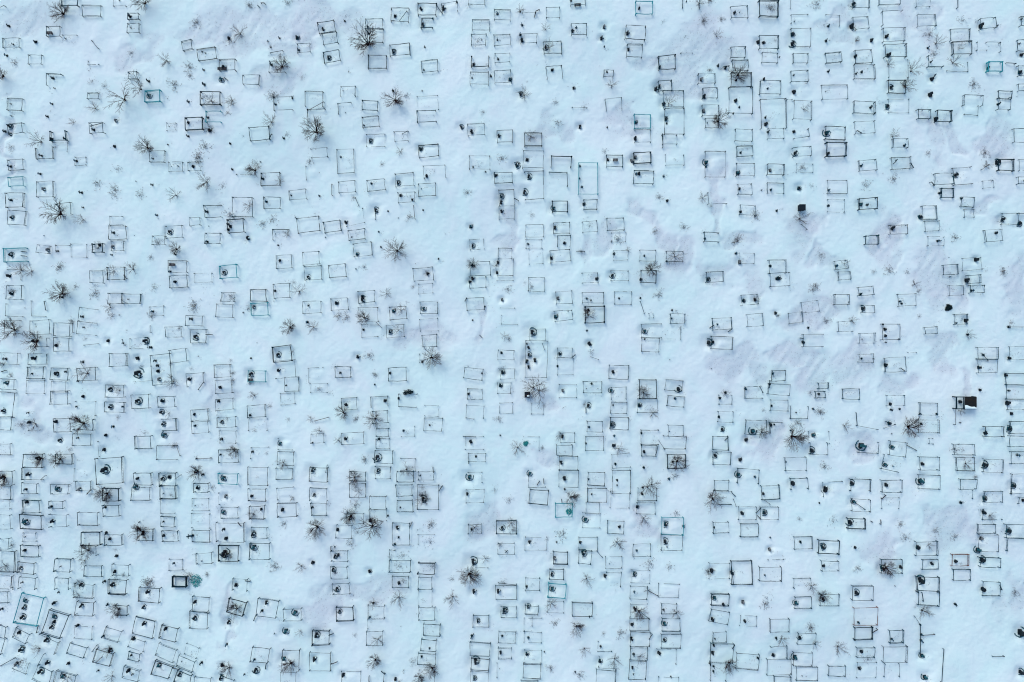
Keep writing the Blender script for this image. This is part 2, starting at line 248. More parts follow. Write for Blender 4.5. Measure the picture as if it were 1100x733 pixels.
849,76.8,867.5,76.2,867.9,87.8,849.4,88.4,a,n; 1023.8,612.1,1042.8,612.1,1042.8,623.4,1023.8,623.4,a,n
269.4,481,287.9,481,287.9,492.6,269.4,492.6,lt,f; 29.4,380.3,48.7,380.3,48.7,391.4,29.4,391.4,a,n
75.7,691.1,93,696,88.9,706.9,71.4,702.2,a,n; 861,324.9,879.4,323,880.6,334.5,862.2,336.4,a,n
384.5,313.4,401.8,312.2,402.7,324.5,385.4,325.7,a,n; 80.7,503.7,97.4,503.7,97.4,516.5,80.7,516.5,l,f
563,678.9,581.4,679.5,581,691.1,562.6,690.5,a,f; 531.3,184.9,550.3,184.3,550.7,195.4,531.7,196.1,a,n
828.3,430.3,846.6,430.3,846.6,441.9,828.3,441.9,a,n; 403.5,501.1,419.7,501.1,419.7,514.2,403.5,514.2,a,n
715.5,408,734,409.3,733.2,420.7,714.7,419.4,a,n; 1023.2,596.7,1041.3,596.7,1041.3,608.4,1023.2,608.4,a,R
282.5,211.4,300,211.4,300,223.5,282.5,223.5,a,n; 396.9,547.7,415.1,547.7,415.1,559.3,396.9,559.3,a,f
1057,458.3,1076.5,458.3,1076.5,469.1,1057,469.1,a,d; 452,65.7,469.4,64.2,470.4,76.2,453,77.7,a,n
536,679.2,554.1,679.8,553.7,691.4,535.6,690.8,a,n; 1076,229.2,1093.5,229.2,1093.5,241.2,1076,241.2,a,n
853.5,641.3,871.1,641.3,871.1,653.2,853.5,653.2,a,n; 916.5,18.8,932.9,17.7,933.8,30.3,917.3,31.5,a,n
567.5,511.9,585.5,511.9,585.5,523.5,567.5,523.5,lb,n; 1015.8,68,1038.2,68,1038.2,77.3,1015.8,77.3,rb,f
347.1,239.2,364.9,236.3,366.7,247.8,348.9,250.6,a,n; 588.5,646,605.8,646.6,605.4,658.6,588.1,658,a,f
9.2,105.8,25,106.4,24.5,119.5,8.7,118.9,a,n; 363.7,195.9,381.4,194.7,382.2,206.2,364.5,207.5,a,n
171.7,450.5,187.4,449.7,188.1,462.8,172.4,463.6,trb,n; 425.7,521.2,442.7,520.7,443.1,532.7,426.1,533.3,a,n
268.6,311.5,285.6,311.5,285.6,323.6,268.6,323.6,a,d; 754.5,113,772.7,113,772.7,124.3,754.5,124.3,a,n
955.8,677.8,970.8,677.5,971.1,691.3,956.1,691.5,a,n; 534.9,584,552.6,584,552.6,595.6,534.9,595.6,a,n
850.4,514.7,867.9,513.8,868.5,525.5,851,526.4,tlr,n; 29.1,394.7,45.9,394.7,45.9,406.9,29.1,406.9,a,n
112.5,674.6,129,679.5,125.5,690.8,108.2,685.7,a,n; 18.2,604.3,35.9,605.5,35.1,617.1,17.4,615.8,a,d
119.2,607.7,136.5,608.3,136.1,620.2,118.8,619.5,a,n; 0,506.5,13.9,506.5,13.9,521.2,0,521.2,a,n
681.5,163.3,699.1,163.3,699.1,174.9,681.5,174.9,a,d; 391.9,19.3,410.8,19.3,410.8,30.1,391.9,30.1,a,n
953,425.4,971.8,424.7,972.2,435.5,953.4,436.2,a,n; 504.2,297.5,521.7,296.9,522.1,308.5,504.6,309.1,rlb,n
356.3,628.4,374.5,627.1,375.3,638.2,357.1,639.5,a,n; 199.2,338.7,217.3,339.4,216.9,350.5,198.9,349.9,a,n
507.5,21.3,525.6,21.3,525.6,32.5,507.5,32.5,a,n; 656.8,432,673.8,432.6,673.4,444.5,656.4,443.9,a,n
296.4,503.4,313.4,503.4,313.4,515.3,296.4,515.3,a,n; 688.8,291,704.7,291,704.7,303.7,688.8,303.7,a,d
269.7,566.7,287.1,566.7,287.1,578.3,269.7,578.3,a,n; 208.7,595.7,226,594.5,226.8,606.1,209.5,607.3,a,n
449.4,605.2,466.7,606.1,466.1,617.7,448.8,616.8,trb,d; 89.8,608.4,107.9,609,107.5,620.2,89.4,619.5,a,n
448.8,574.4,466.9,574.4,466.9,585.5,448.8,585.5,tl,f; 146.5,569.3,162.7,569.3,162.7,581.7,146.5,581.7,a,n
59,218.8,75.2,217.4,76.2,229.7,60.1,231.1,tr,d; 167.9,427.1,185.9,426.1,186.5,437.2,168.4,438.2,a,n
947,535.3,965.5,535.3,965.5,546.1,947,546.1,tlr,f; 366.7,428.4,382.8,427,383.9,439.3,367.8,440.7,a,n
795.2,661.3,812.7,661.6,812.5,673,795,672.7,a,f; 921.4,697,940.3,696.6,940.5,707.2,921.6,707.5,a,n
534.1,140.4,550.5,140.4,550.5,152.5,534.1,152.5,a,d; 426.6,538.1,443.1,537.8,443.3,549.9,426.8,550.1,a,n
1053.9,600.2,1074.5,600.2,1074.5,609.8,1053.9,609.8,a,n; 172.3,571.2,189.8,571.2,189.8,582.5,172.3,582.5,a,n
355.6,592,373.1,592,373.1,603.3,355.6,603.3,a,n; 715.5,270.1,733.6,270.1,733.6,281,715.5,281,a,n
235.7,64.1,252.7,64.1,252.7,75.7,235.7,75.7,a,d; 506.4,61,525,61,525,71.6,506.4,71.6,lrb,d
758.9,292.1,777.1,291.5,777.5,302.3,759.3,302.9,a,n; 891.4,716.6,909.6,717.2,909.3,728,891,727.4,a,n
586.8,72.3,603,70.6,604.2,82.6,588.1,84.3,tlr,d; 594.5,593.3,609.5,593.3,609.5,606.4,594.5,606.4,a,d
347,56.4,363.7,53.5,365.7,64.9,349,67.8,a,n; 766.4,561.7,783.3,561.4,783.5,573,766.6,573.3,a,n
922.2,173.4,940.3,171.8,941.3,182.5,923.1,184.1,a,n; 111.7,575,129.1,575.3,128.9,586.5,111.5,586.2,a,n
569.3,353.6,585.9,353.6,585.9,365.3,569.3,365.3,a,n; 176.4,351.3,193.7,350.7,194.1,361.9,176.8,362.5,a,n
398.1,426.6,416,425.7,416.6,436.5,398.7,437.4,tlr,n; 16.2,674.4,31.7,681.8,27,691.9,12.1,684.9,a,n
825,176.1,842.9,176.7,842.5,187.5,824.6,186.9,a,d; 427.6,207.1,445.5,206.5,445.9,217.3,428,217.9,a,n
882.8,602.4,900.7,602.7,900.5,613.5,882.6,613.2,a,n; 372.8,551.2,390.5,551.9,390.2,562.7,372.4,562.1,a,n
156.2,97.4,172.3,97.4,172.3,109.4,156.2,109.4,a,T; 824.5,196.5,841.9,196.5,841.9,207.6,824.5,207.6,a,n
1072.4,171.2,1088.6,171.8,1088.2,183.6,1072,183.1,a,d; 1030.1,514.5,1047.8,514.5,1047.8,525.4,1030.1,525.4,a,n
138.8,363.8,156.6,362.9,157.1,373.7,139.4,374.6,a,f; 643.7,706.3,660.4,706.8,660,718.4,643.3,717.8,lb,n
911,557.4,928.8,557.4,928.8,568.2,911,568.2,a,d; 426.7,506.5,444.5,506.5,444.5,517.3,426.7,517.3,a,n
594.8,239.2,611.8,239.2,611.8,250.5,594.8,250.5,a,n; 289.8,66.5,306.5,66.5,306.5,78,289.8,78,tlb,n
595.6,334.8,614.1,333.2,615,343.5,596.5,345.1,a,n; 55.2,520.3,74.2,520.3,74.2,530.4,55.2,530.4,a,n
160.4,162.5,176.9,162.5,176.9,174.1,160.4,174.1,a,n; 110.3,543.7,127.3,543.1,127.7,554.3,110.7,554.9,a,n
131.1,315.9,149.6,315.9,149.6,326.2,131.1,326.2,trb,n; 389.1,126.2,406.1,124.7,407,135.8,390.1,137.3,a,d
905.6,418.4,923.7,418.4,923.7,428.9,905.6,428.9,a,n; 51.8,80,67.2,80.8,66.6,93.1,51.2,92.3,tl,n
309.6,204.3,327.7,202.7,328.7,213.1,310.5,214.7,a,n; 530.4,38.3,547.9,37.4,548.4,48.2,531,49.1,a,n
718.2,425.4,735.6,426.9,734.6,437.7,717.2,436.2,a,n; 453.4,360.2,468.5,359.4,469.2,371.9,454.1,372.7,a,n
630.8,452.9,647.4,452.9,647.4,464.3,630.8,464.3,a,n; 452.6,687.4,468.8,688.6,468,700.1,451.8,699,a,n
796.6,317.1,814,315.9,814.8,326.7,797.3,327.9,a,n; 686.8,269.4,703.8,269.4,703.8,280.5,686.8,280.5,a,n
622,591.3,635.6,592.2,634.6,606.1,621.1,605.1,a,n; 538.5,652.3,554.7,652.6,554.5,664.2,538.3,663.9,a,n
787.4,64.9,803.6,64.9,803.6,76.5,787.4,76.5,a,n; 24.2,518.8,41.1,519.4,40.8,530.5,23.8,529.9,a,n
221.5,120.3,238.1,120.3,238.1,131.6,221.5,131.6,tlb,T; 374.2,247.7,391.4,246.2,392.3,257,375.1,258.5,a,n
593.3,216,609.8,216,609.8,227.3,593.3,227.3,a,d; 292.4,246.8,309.3,246.2,309.7,257.2,292.7,257.8,tl,n
824.8,138.2,841.8,138.2,841.8,149.1,824.8,149.1,a,n; 208.3,293.8,227.6,293.8,227.6,303.4,208.3,303.4,a,f
531.3,10.1,548.4,11,547.9,21.8,530.7,20.9,a,n; 656.3,291.3,674.4,291.3,674.4,301.5,656.3,301.5,a,f
771.6,442.2,788.2,442.5,788,453.6,771.4,453.3,a,n; 598.3,478.2,614.7,478.5,614.5,489.6,598.1,489.4,a,n
300.7,423.1,316.1,422.1,316.9,433.8,301.5,434.9,a,f; 613.8,26.3,629.9,26.3,629.9,37.6,613.8,37.6,a,n
506.4,37.1,521.9,37.1,521.9,48.7,506.4,48.7,a,n; 886.6,16.7,901.7,16.7,901.7,28.6,886.6,28.6,tr,f
1051.6,21.8,1068.2,20,1069.3,30.8,1052.7,32.5,a,n; 818.5,56.9,835.1,57.5,834.8,68.3,818.1,67.7,a,n
345.4,36.2,360.6,33.5,362.7,44.9,347.4,47.6,a,n; 629.7,539.8,644.1,540.1,643.8,552.4,629.5,552.2,a,n
502.2,417.8,518,418.1,517.8,429.4,502,429.1,a,n; 1006.2,119,1021.7,119.5,1021.3,131.1,1005.8,130.5,a,d
538.4,338.6,556.2,338.6,556.2,348.6,538.4,348.6,lb,f; 750.6,79.3,768.4,79.3,768.4,89.3,750.6,89.3,a,n
718.4,457.5,734.4,457.5,734.4,468.6,718.4,468.6,a,n; 990.3,601.3,1007.7,601.3,1007.7,611.5,990.3,611.5,a,n
534.9,376.5,552.6,376.5,552.6,386.5,534.9,386.5,a,n; 791.4,157.5,808.2,156.7,808.8,167.2,792,168,a,n
333.6,160,351,158.8,351.7,168.8,334.3,170.1,trb,n; 333.2,412.3,351.4,412.3,351.4,422,333.2,422,a,f
689.5,478.7,704.7,478.7,704.7,490.3,689.5,490.3,a,n; 793.9,272.5,810.2,272.5,810.2,283.3,793.9,283.3,a,f
625.9,238.4,640.9,237.6,641.5,249.3,626.5,250.1,a,n; 852.7,158.7,870.7,157.1,871.5,166.8,853.5,168.4,trb,n
8.2,172.2,24.4,171.4,25,182.2,8.8,183,a,n; 7.3,133.9,24.2,132.4,25.1,142.7,8.2,144.2,a,n
253.9,176.4,269.4,176.4,269.4,187.7,253.9,187.7,b,f; 710.7,648.6,726.9,648.6,726.9,659.4,710.7,659.4,a,n
957.5,241.5,974.8,241.5,974.8,251.6,957.5,251.6,a,d; 625.2,293.9,641.8,293.3,642.1,303.8,625.6,304.4,trb,n
220.2,250.5,235.8,250.5,235.8,261.6,220.2,261.6,a,n; 846.8,336.8,862.2,335.2,863.3,346.3,848,347.9,a,n
96.6,291.3,110.5,291.3,110.5,303.7,96.6,303.7,a,n; 785,51,800.5,51,800.5,62.1,785,62.1,a,n
61,488,77.7,488,77.7,498.3,61,498.3,a,n; 360.4,394.5,376.3,394,376.6,404.8,360.7,405.3,a,n
261.6,81.1,278.6,81.1,278.6,91.2,261.6,91.2,a,n; 559.6,36.3,576.6,36.3,576.6,46.4,559.6,46.4,a,n
795.5,220.1,812,221.3,811.2,231.6,794.7,230.4,a,n; 298.7,471.7,313.4,471.7,313.4,483.3,298.7,483.3,lb,f
886.2,57.6,902.5,56.2,903.4,66.5,887.1,67.9,a,n; 376.1,506.5,393.5,506.5,393.5,516.2,376.1,516.2,a,n
365.9,93,381.9,93,381.9,103.5,365.9,103.5,tlr,n; 996.5,61,1011.9,61,1011.9,71.9,996.5,71.9,lb,n
6.5,289.5,21.6,289.5,21.6,300.6,6.5,300.6,tr,f; 362.8,111.4,377.2,110.1,378.2,121.7,363.9,122.9,tl,n
54.9,410.5,70.3,410.5,70.3,421.3,54.9,421.3,tlr,f; 534.5,411.2,548.8,411.2,548.8,422.8,534.5,422.8,a,n
31.7,363.3,49.5,363.3,49.5,372.6,31.7,372.6,rb,n; 389.6,108,406.1,108.8,405.5,118.9,389,118,a,n
923.7,358.2,939.9,358.2,939.9,368.4,923.7,368.4,a,n; 502.9,507.6,517.9,507.6,517.9,518.6,502.9,518.6,tr,f
850,16.2,867.7,16.2,867.7,25.5,850,25.5,tl,f; 394.7,666.1,412,666.1,412,675.6,394.7,675.6,l,f
199.5,692.6,213.4,697,209.9,707.8,196.7,703.5,a,f; 4.3,42.2,21.9,42.2,21.9,51.5,4.3,51.5,a,n
456.2,435.6,470.9,436.1,470.5,447.3,455.9,446.7,trb,f; 590.5,612.3,605.6,612.3,605.6,623.1,590.5,623.1,a,d
537.3,396.9,552.8,396.9,552.8,407.4,537.3,407.4,a,n; 851.5,58,867.3,58,867.3,68.3,851.5,68.3,a,n
535.3,266.3,549.7,266.3,549.7,277.6,535.3,277.6,a,n; 534.9,697,549.5,697,549.5,708.1,534.9,708.1,a,n
897.9,316.5,912.9,316.5,912.9,327.3,897.9,327.3,a,d; 855.4,175.9,873.4,175.9,873.4,184.9,855.4,184.9,a,f
766.4,680.1,780.6,679.8,780.8,691.3,766.6,691.5,a,n; 793.5,197.6,808.2,197.6,808.2,208.6,793.5,208.6,a,n
598.7,253.1,612.6,253.1,612.6,264.7,598.7,264.7,tlr,n; 171.9,555.6,186.4,556.1,186,567.3,171.5,566.7,a,n
1050.8,563.8,1068.5,563.4,1068.7,572.6,1050.9,572.9,a,n; 996.5,254.7,1013.8,254.7,1013.8,264,996.5,264,a,f
180.5,602.1,194.7,602.1,194.7,613.4,180.5,613.4,a,f; 115.4,315.4,129.8,315.4,129.8,326.5,115.4,326.5,a,n
829.4,398.1,843.8,398.1,843.8,409.2,829.4,409.2,a,n; 755.5,94.6,770.7,94.6,770.7,105.1,755.5,105.1,a,n
474.3,2.3,490.7,1.4,491.2,11.2,474.8,12,tlr,n; 531.5,57.9,547.4,57.1,547.9,67.1,532,67.9,a,n
1013.1,285.1,1028.5,284,1029.3,294.3,1013.8,295.4,a,n; 103.2,693.9,123.6,692.6,120.5,703.5,98.9,700.4,l,n
642.4,688.8,657.1,688.8,657.1,699.6,642.4,699.6,lb,f; 206.4,520,222.9,519.7,223.1,529.3,206.5,529.6,a,n
756.6,249.8,772.4,250.3,772,260.4,756.3,259.8,tlb,d; 504.5,257.5,519,256.5,519.8,267.3,505.3,268.3,a,f
901.2,345.9,916.1,345.2,916.7,355.7,901.7,356.4,tlb,n; 586.8,8.5,601.3,8.5,601.3,19.3,586.8,19.3,a,n
599.1,374.4,614.6,374.4,614.6,384.5,599.1,384.5,a,n; 1071.9,105.3,1084.5,105.3,1084.5,117.7,1071.9,117.7,lrb,n
139.9,685.7,154.5,690.3,152.2,701.1,136.8,695.4,a,f; 57.4,153.4,73.6,154,73.2,163.6,57,163,tr,f
431.3,457.8,445.7,457.8,445.7,468.6,431.3,468.6,rb,f; 958.3,149.7,974.8,149.7,974.8,159.1,958.3,159.1,a,n
86.6,587,102.1,587.2,101.9,597.3,86.5,597,tlr,n; 82.2,516.8,97.7,516.8,97.7,526.8,82.2,526.8,a,n
993.1,238.1,1007.8,237.3,1008.3,247.8,993.6,248.6,a,n; 449.7,305.2,464.4,304.7,464.7,315.2,450.1,315.7,a,f
565.1,257,581.7,257,581.7,266.3,565.1,266.3,a,f; 181.3,174.4,196.7,174.4,196.7,184.4,181.3,184.4,a,f
503.6,487.2,521.7,487.2,521.7,495.7,503.6,495.7,a,n; 707.8,86.2,722,85.4,722.6,96.2,708.4,97,a,n
55.2,141.9,71.2,141.4,71.6,150.9,55.5,151.5,lrb,d; 8.3,190.6,24.1,190,24.4,199.8,8.7,200.3,a,T
658.6,269.7,674.4,269.7,674.4,279.4,658.6,279.4,a,f; 404,471.4,418.6,471.4,418.6,481.8,404,481.8,a,f
712,144.7,727.4,144.7,727.4,154.5,712,154.5,a,n; 536.9,321.6,553.1,321.6,553.1,330.9,536.9,330.9,b,f
656.6,250.5,671.8,250.5,671.8,260.4,656.6,260.4,rb,f; 1020.2,307.5,1035.2,307,1035.6,317,1020.6,317.5,a,n
536.6,432.8,550.5,432.8,550.5,443.6,536.6,443.6,a,f; 720.5,337.5,735.6,337.5,735.6,347.4,720.5,347.4,a,n
1035.4,113.5,1049.6,114.2,1049,124.7,1034.8,123.9,rb,f; 449.9,506.4,466.5,506.6,466.3,515.6,449.8,515.3,a,n
602.5,465.5,617.5,465.5,617.5,475.3,602.5,475.3,a,n; 922.3,308.6,938.2,307.5,938.8,316.7,922.9,317.8,a,n
828.3,454.4,841.5,454.4,841.5,465.5,828.3,465.5,tl,d; 423.4,141.9,438.4,141.4,438.7,151.1,423.8,151.6,a,n
627.4,214.5,641.3,214.5,641.3,224.9,627.4,224.9,a,d; 1060.6,67.5,1075.3,67.5,1075.3,77.3,1060.6,77.3,a,T
97.1,133.2,111,132.5,111.5,142.8,97.6,143.5,a,d; 334.1,466.1,348.1,465.6,348.5,475.8,334.4,476.3,a,n
570.9,433.1,583.2,433.1,583.2,444.7,570.9,444.7,a,f; 1025.4,338.1,1039.4,338.1,1039.4,348.2,1025.4,348.2,a,n
51.3,29.1,64.9,29.1,64.9,39.4,51.3,39.4,a,d; 1059,46.4,1073.7,46.4,1073.7,55.9,1059,55.9,tr,n
757.9,127.3,771.8,127.3,771.8,137.3,757.9,137.3,a,n; 1027.1,526.8,1043.3,526.8,1043.3,535.3,1027.1,535.3,r,f
502.9,563.6,516.8,563.6,516.8,573.5,502.9,573.5,a,n; 851.8,140.5,867.8,138.2,869,146.6,852.9,148.9,rb,n
11.6,711.2,30.9,712.7,27.8,724.3,13.1,718.1,rb,f; 122.4,651.3,135.5,652,134.9,662.4,121.8,661.7,a,n
1031.9,212,1045.9,213,1045.2,222.7,1031.2,221.7,a,n; 119,259.3,132.4,259.3,132.4,269.4,119,269.4,a,n
923.4,380.3,938.4,380.3,938.4,389.3,923.4,389.3,a,n; 772.7,424.6,786.6,424.6,786.6,434.3,772.7,434.3,lrb,n
564.2,650.6,578.1,651.3,577.6,660.8,563.7,660.1,a,n; 1011.1,202.7,1024.3,202.7,1024.3,212.7,1011.1,212.7,a,d
450.6,380.3,464.5,380.3,464.5,389.6,450.6,389.6,tl,f; 318.9,47.8,332.8,46.5,333.6,55.8,319.7,57,a,n
511.4,600.2,523.7,600.2,523.7,610.6,511.4,610.6,tb,f; 32,60.3,45.9,60.3,45.9,69.5,32,69.5,a,n
930.2,253.4,944.5,252.9,944.8,261.7,930.5,262.2,a,d; 237.6,314.3,251.1,315,250.6,324.3,237.1,323.6,a,n
202.1,174.4,215.6,174.4,215.6,183.7,202.1,183.7,a,n; 985.3,118.5,999.1,118.5,999.1,127.4,985.3,127.4,a,n
24,573.2,38.3,573.2,38.3,581.7,24,581.7,a,f; 1072.1,97.8,1086.3,98.5,1085.9,107,1071.7,106.3,a,n
46.4,703.5,54.9,704.2,54.1,720.5,39.4,715.8,l,n; 118.2,232.6,131.1,232.6,131.1,241.9,118.2,241.9,tlb,n
897.3,281.2,911.1,279.3,912.3,287.7,898.5,289.6,a,n; 30.6,453.2,43.3,453.2,43.3,462.5,30.6,462.5,lb,f
1039.8,296.4,1053.3,295.5,1053.9,304.1,1040.4,305.1,a,n; 53.6,538.4,68,538.4,68,546.4,53.6,546.4,a,n
137.5,26.3,149.9,26.3,149.9,35.5,137.5,35.5,a,n; 452.5,19.3,464.5,19.3,464.5,28.6,452.5,28.6,tlb,d
901.1,292.5,914.1,291.6,914.7,300.1,901.7,301,a,n; 1043.1,306.5,1056.7,306.5,1056.7,314.5,1043.1,314.5,a,n
59.5,263.5,74.2,263.5,74.2,270.9,59.5,270.9,tl,f; 38.9,263,52,264,51.5,272.1,38.4,271.2,a,n
195.6,45,205.8,43.2,207.6,53.4,197.4,55.2,a,n; 404.7,460.4,417.7,460.4,417.7,468.6,404.7,468.6,a,n
137.5,700.8,149.9,703.5,147.6,711.5,136,708.9,a,n; 98.6,261.9,110,261.9,110,270.9,98.6,270.9,a,d
68,38.3,83.5,38.3,83.5,44.8,68,44.8,t,f; 927.2,328.2,939.6,328.2,939.6,336,927.2,336,a,n
80.7,169.5,92.4,169.5,92.4,177.6,80.7,177.6,a,f; 731.3,57.2,743.6,57.2,743.6,64.9,731.3,64.9,t,f
993.9,351.9,1006.7,351,1007.2,358.2,994.4,359.1,a,n; 1048.2,46.4,1059,46.4,1059,54.9,1048.2,54.9,lb,f
560.8,13.6,574.7,13.6,574.7,20.1,560.8,20.1,t,n; 1035.1,225.8,1045.9,225.8,1045.9,234.1,1035.1,234.1,a,f
203.9,234.1,214.3,233.6,214.7,242,204.4,242.6,a,n; 1054.6,195,1066,194,1066.6,201.4,1055.2,202.4,a,f
179.7,132.4,189.8,132.4,189.8,140.4,179.7,140.4,a,f; 1084.5,529.6,1100,529.6,1100,534.5,1084.5,534.5,t,f
138,15.1,149.9,15.1,149.9,21.2,138,21.2,a,n; 138.3,78,148.1,78,148.1,85,138.3,85,a,n
876.7,421,886.6,421,886.6,427.7,876.7,427.7,a,n; 95.4,100.5,105.9,100.5,105.9,106.6,95.4,106.6,a,n
649.1,75,659.4,75,659.4,81.1,649.1,81.1,a,n; 418.5,591.3,424.4,591.3,424.4,601.8,418.5,601.8,tl,n
879.9,412,890.4,411.4,890.7,417.1,880.2,417.7,a,n; 975.6,378.8,984.9,378.8,984.9,384.2,975.6,384.2,t,f
614.9,115.4,630.4,115.4,630.4,118.5,614.9,118.5,t,f; 95.4,66.5,106.6,66.5,106.6,70.3,95.4,70.3,lb,f
997.7,471.3,1001.9,471.3,1001.9,476.7,997.7,476.7,tlb,f; 697.3,337,701.9,337,701.9,341.7,697.3,341.7,lrb,f
655.5,528.4,658.6,528.4,658.6,529.9,655.5,529.9,t,f; 816.2,107.1,843.7,106.2,844.8,137.5,817.3,138.5,tlr,n
783,93.5,808.2,93.5,808.2,122.1,783,122.1,a,n; 621.4,175.3,642,175.3,642,208.7,621.4,208.7,a,T
657.9,505.7,677.5,505.7,677.5,530.5,657.9,530.5,a,n; -2.2,420.9,16,422.2,14.2,448.4,-4,447.1,tr,n
640.9,719.9,661.5,721,660.4,741.1,639.9,740,tlr,n; -2.7,592.2,14.6,592.8,13.8,615.2,-3.5,614.6,a,n
985.2,619.9,1009.1,620.7,1008.5,637,984.6,636.1,tlr,d; 1085,509.1,1103.1,509.1,1103.1,530.5,1085,530.5,tl,n
713.2,96.6,734.4,96.6,734.4,114.5,713.2,114.5,a,n; 61,720.5,81.1,726.6,77.3,742.1,56.4,737.5,a,n
1080.7,563.6,1106.2,563.6,1106.2,578.1,1080.7,578.1,a,n; 687.2,408.4,705.3,408.4,705.3,428.1,687.2,428.1,a,d
447.9,104.1,470.3,103,471.1,118.4,448.7,119.6,tlr,f; 366.7,721.4,387.1,721.1,387.4,737.3,367,737.6,tlr,f
1081.1,413.8,1103.1,413.8,1103.1,428.5,1081.1,428.5,a,n; 1084.5,372.6,1107.7,372.6,1107.7,386.5,1084.5,386.5,a,n
1082.6,578.4,1106.5,579.7,1105.8,592.8,1081.9,591.6,tl,n; 883.9,518.5,904.3,517.1,905.3,532.2,885,533.6,tl,f
615,647.9,636.4,648.3,636.1,662.7,614.8,662.3,a,d; 916.9,-9.3,934.5,-9.3,934.5,7.7,916.9,7.7,lrb,n
1089.2,138.5,1109.3,138.5,1109.3,153.2,1089.2,153.2,a,n; 945.1,-9.3,966.8,-9.3,966.8,4.3,945.1,4.3,lrb,n
216,99.2,236.9,99.2,236.9,113.1,216,113.1,a,d; 449.9,720.5,466.9,720.5,466.9,737.5,449.9,737.5,lr,n
328.5,98.9,347.1,98.9,347.1,114.4,328.5,114.4,tlr,n; 732.8,-6.2,751.4,-6.2,751.4,9.3,732.8,9.3,lr,n
505.6,722.6,524.6,722.9,524.4,737.6,505.4,737.3,tlr,n; 947.4,516,969.2,516.4,969,529.1,947.2,528.7,a,n
707.5,727.8,729.2,728.6,728.7,740.9,707.1,740.2,tlr,f; 40.2,715,55.6,722,51,737.5,34.3,729.7,a,n
600.5,413.5,619.5,413.5,619.5,427.5,600.5,427.5,a,f; 293,305.7,310.1,304.2,311.4,319.6,294.3,321.1,a,n
1081.1,401.5,1103.1,401.5,1103.1,413.5,1081.1,413.5,a,n; 535.7,203.9,552,203,552.9,219.1,536.5,219.9,tlr,n
914.2,515.3,935.8,515.7,935.6,527.7,914,527.3,tlr,d; 209,727.9,227.1,728.5,226.6,742.4,208.5,741.8,tlr,n
301.8,722,318,722,318,737.5,301.8,737.5,tlr,n; 984.1,-9.3,998.8,-9.3,998.8,7.7,984.1,7.7,lrb,f
1084.2,452.4,1103.1,452.4,1103.1,465.5,1084.2,465.5,a,n; -2.7,617.9,13.5,618.7,12.7,633.9,-3.5,633,a,f
651.2,615.1,667.4,615.7,666.9,630.6,650.7,630.1,tr,n; -2.9,379.2,18,379.9,17.6,391.5,-3.3,390.8,a,n
503.6,-9.3,520.9,-9.3,520.9,4.3,503.6,4.3,a,n; 612.2,-8.9,627.6,-9.7,628.4,5.5,613,6.3,a,n
5.7,306.6,21.6,307.2,21.1,321.9,5.2,321.3,a,n; 1081.5,429.2,1103.1,429.2,1103.1,440,1081.5,440,a,n
189.3,721.2,205.2,726.6,202.1,740.5,185.1,734.4,a,d; 1083.4,468.2,1103.2,468.5,1103,479.9,1083.2,479.6,a,n
19.7,620.3,37.4,621.3,36.7,633.9,19,633,tlr,n; 1085.3,485.3,1103.1,485.3,1103.1,497.7,1085.3,497.7,a,n
-3.1,553.1,11.1,553.1,11.1,568.5,-3.1,568.5,a,n; 832.5,728.5,850.7,728.5,850.7,740.5,832.5,740.5,tlr,d
650.5,105.7,667.8,104.5,668.6,117,651.4,118.2,tlr,n; -3.1,448.2,12.4,448.2,12.4,462.1,-3.1,462.1,a,n
-3.1,522.2,12.1,522.2,12.1,536.1,-3.1,536.1,a,n; 1035.4,102.3,1054.7,103.3,1054.1,114.2,1034.8,113.2,tlr,n
421.3,619.9,438.6,619.9,438.6,631.9,421.3,631.9,a,n; 132.6,717.1,148.7,722.3,146,734.4,129.8,729,a,n
564.5,621.3,579.9,621.8,579.4,635.3,564,634.7,a,n; 1093.5,229.2,1110.8,229.2,1110.8,240.8,1093.5,240.8,tr,n
657.1,416.3,672.9,416.3,672.9,429,657.1,429,tlr,n; 249.9,622.2,265.3,623,264.7,635.4,249.3,634.6,tlr,n
1092.6,43.6,1109.3,43.6,1109.3,54.9,1092.6,54.9,a,n; 852.3,621.4,870.8,621.4,870.8,631.6,852.3,631.6,tlr,n
58.5,621.3,73.5,621.5,73.3,633.6,58.3,633.3,tlr,n; 236.9,726.6,252.1,729.7,250.8,740.5,233.8,737.5,tr,n
-1.4,407.4,15.3,408,15,418.5,-1.7,417.9,a,n; 449.1,621.4,463.5,621.4,463.5,633.5,449.1,633.5,a,n
767.8,516.3,783.7,516.8,783.3,527.8,767.4,527.2,a,n; -3.3,477.4,11.4,476.9,11.8,488.5,-2.9,489,trb,n
1094.6,171.8,1109.3,171.8,1109.3,183.4,1094.6,183.4,a,f; 67.2,-3.1,83.9,-3.1,83.9,7,67.2,7,a,T
1093.8,71.1,1109.3,71.1,1109.3,81.9,1093.8,81.9,a,n; 1096.1,18.5,1112.4,18.5,1112.4,28.6,1096.1,28.6,a,n
184.1,620.6,198.7,620.6,198.7,631.6,184.1,631.6,a,d; 560,732,577.8,732,577.8,740.5,560,740.5,t,n
159.8,329.6,174.5,329.1,174.8,339.1,160.1,339.6,a,f; -3.1,536.9,11.6,536.9,11.6,546.9,-3.1,546.9,rb,f
122.1,-3.1,136,-3.1,136,7.4,122.1,7.4,lb,f; -3.1,686.5,4.6,687.2,0,703.5,-3.1,703.5,r,n
-3.1,579.1,8.5,579.1,8.5,590.2,-3.1,590.2,trb,n; 848.9,-9.3,855.4,-9.3,855.4,9.3,848.9,9.3,l,f
-3.1,636.7,7,636.7,7,648.6,-3.1,648.6,trb,n; 164.1,254.2,177.4,254.2,177.4,263.2,164.1,263.2,a,n
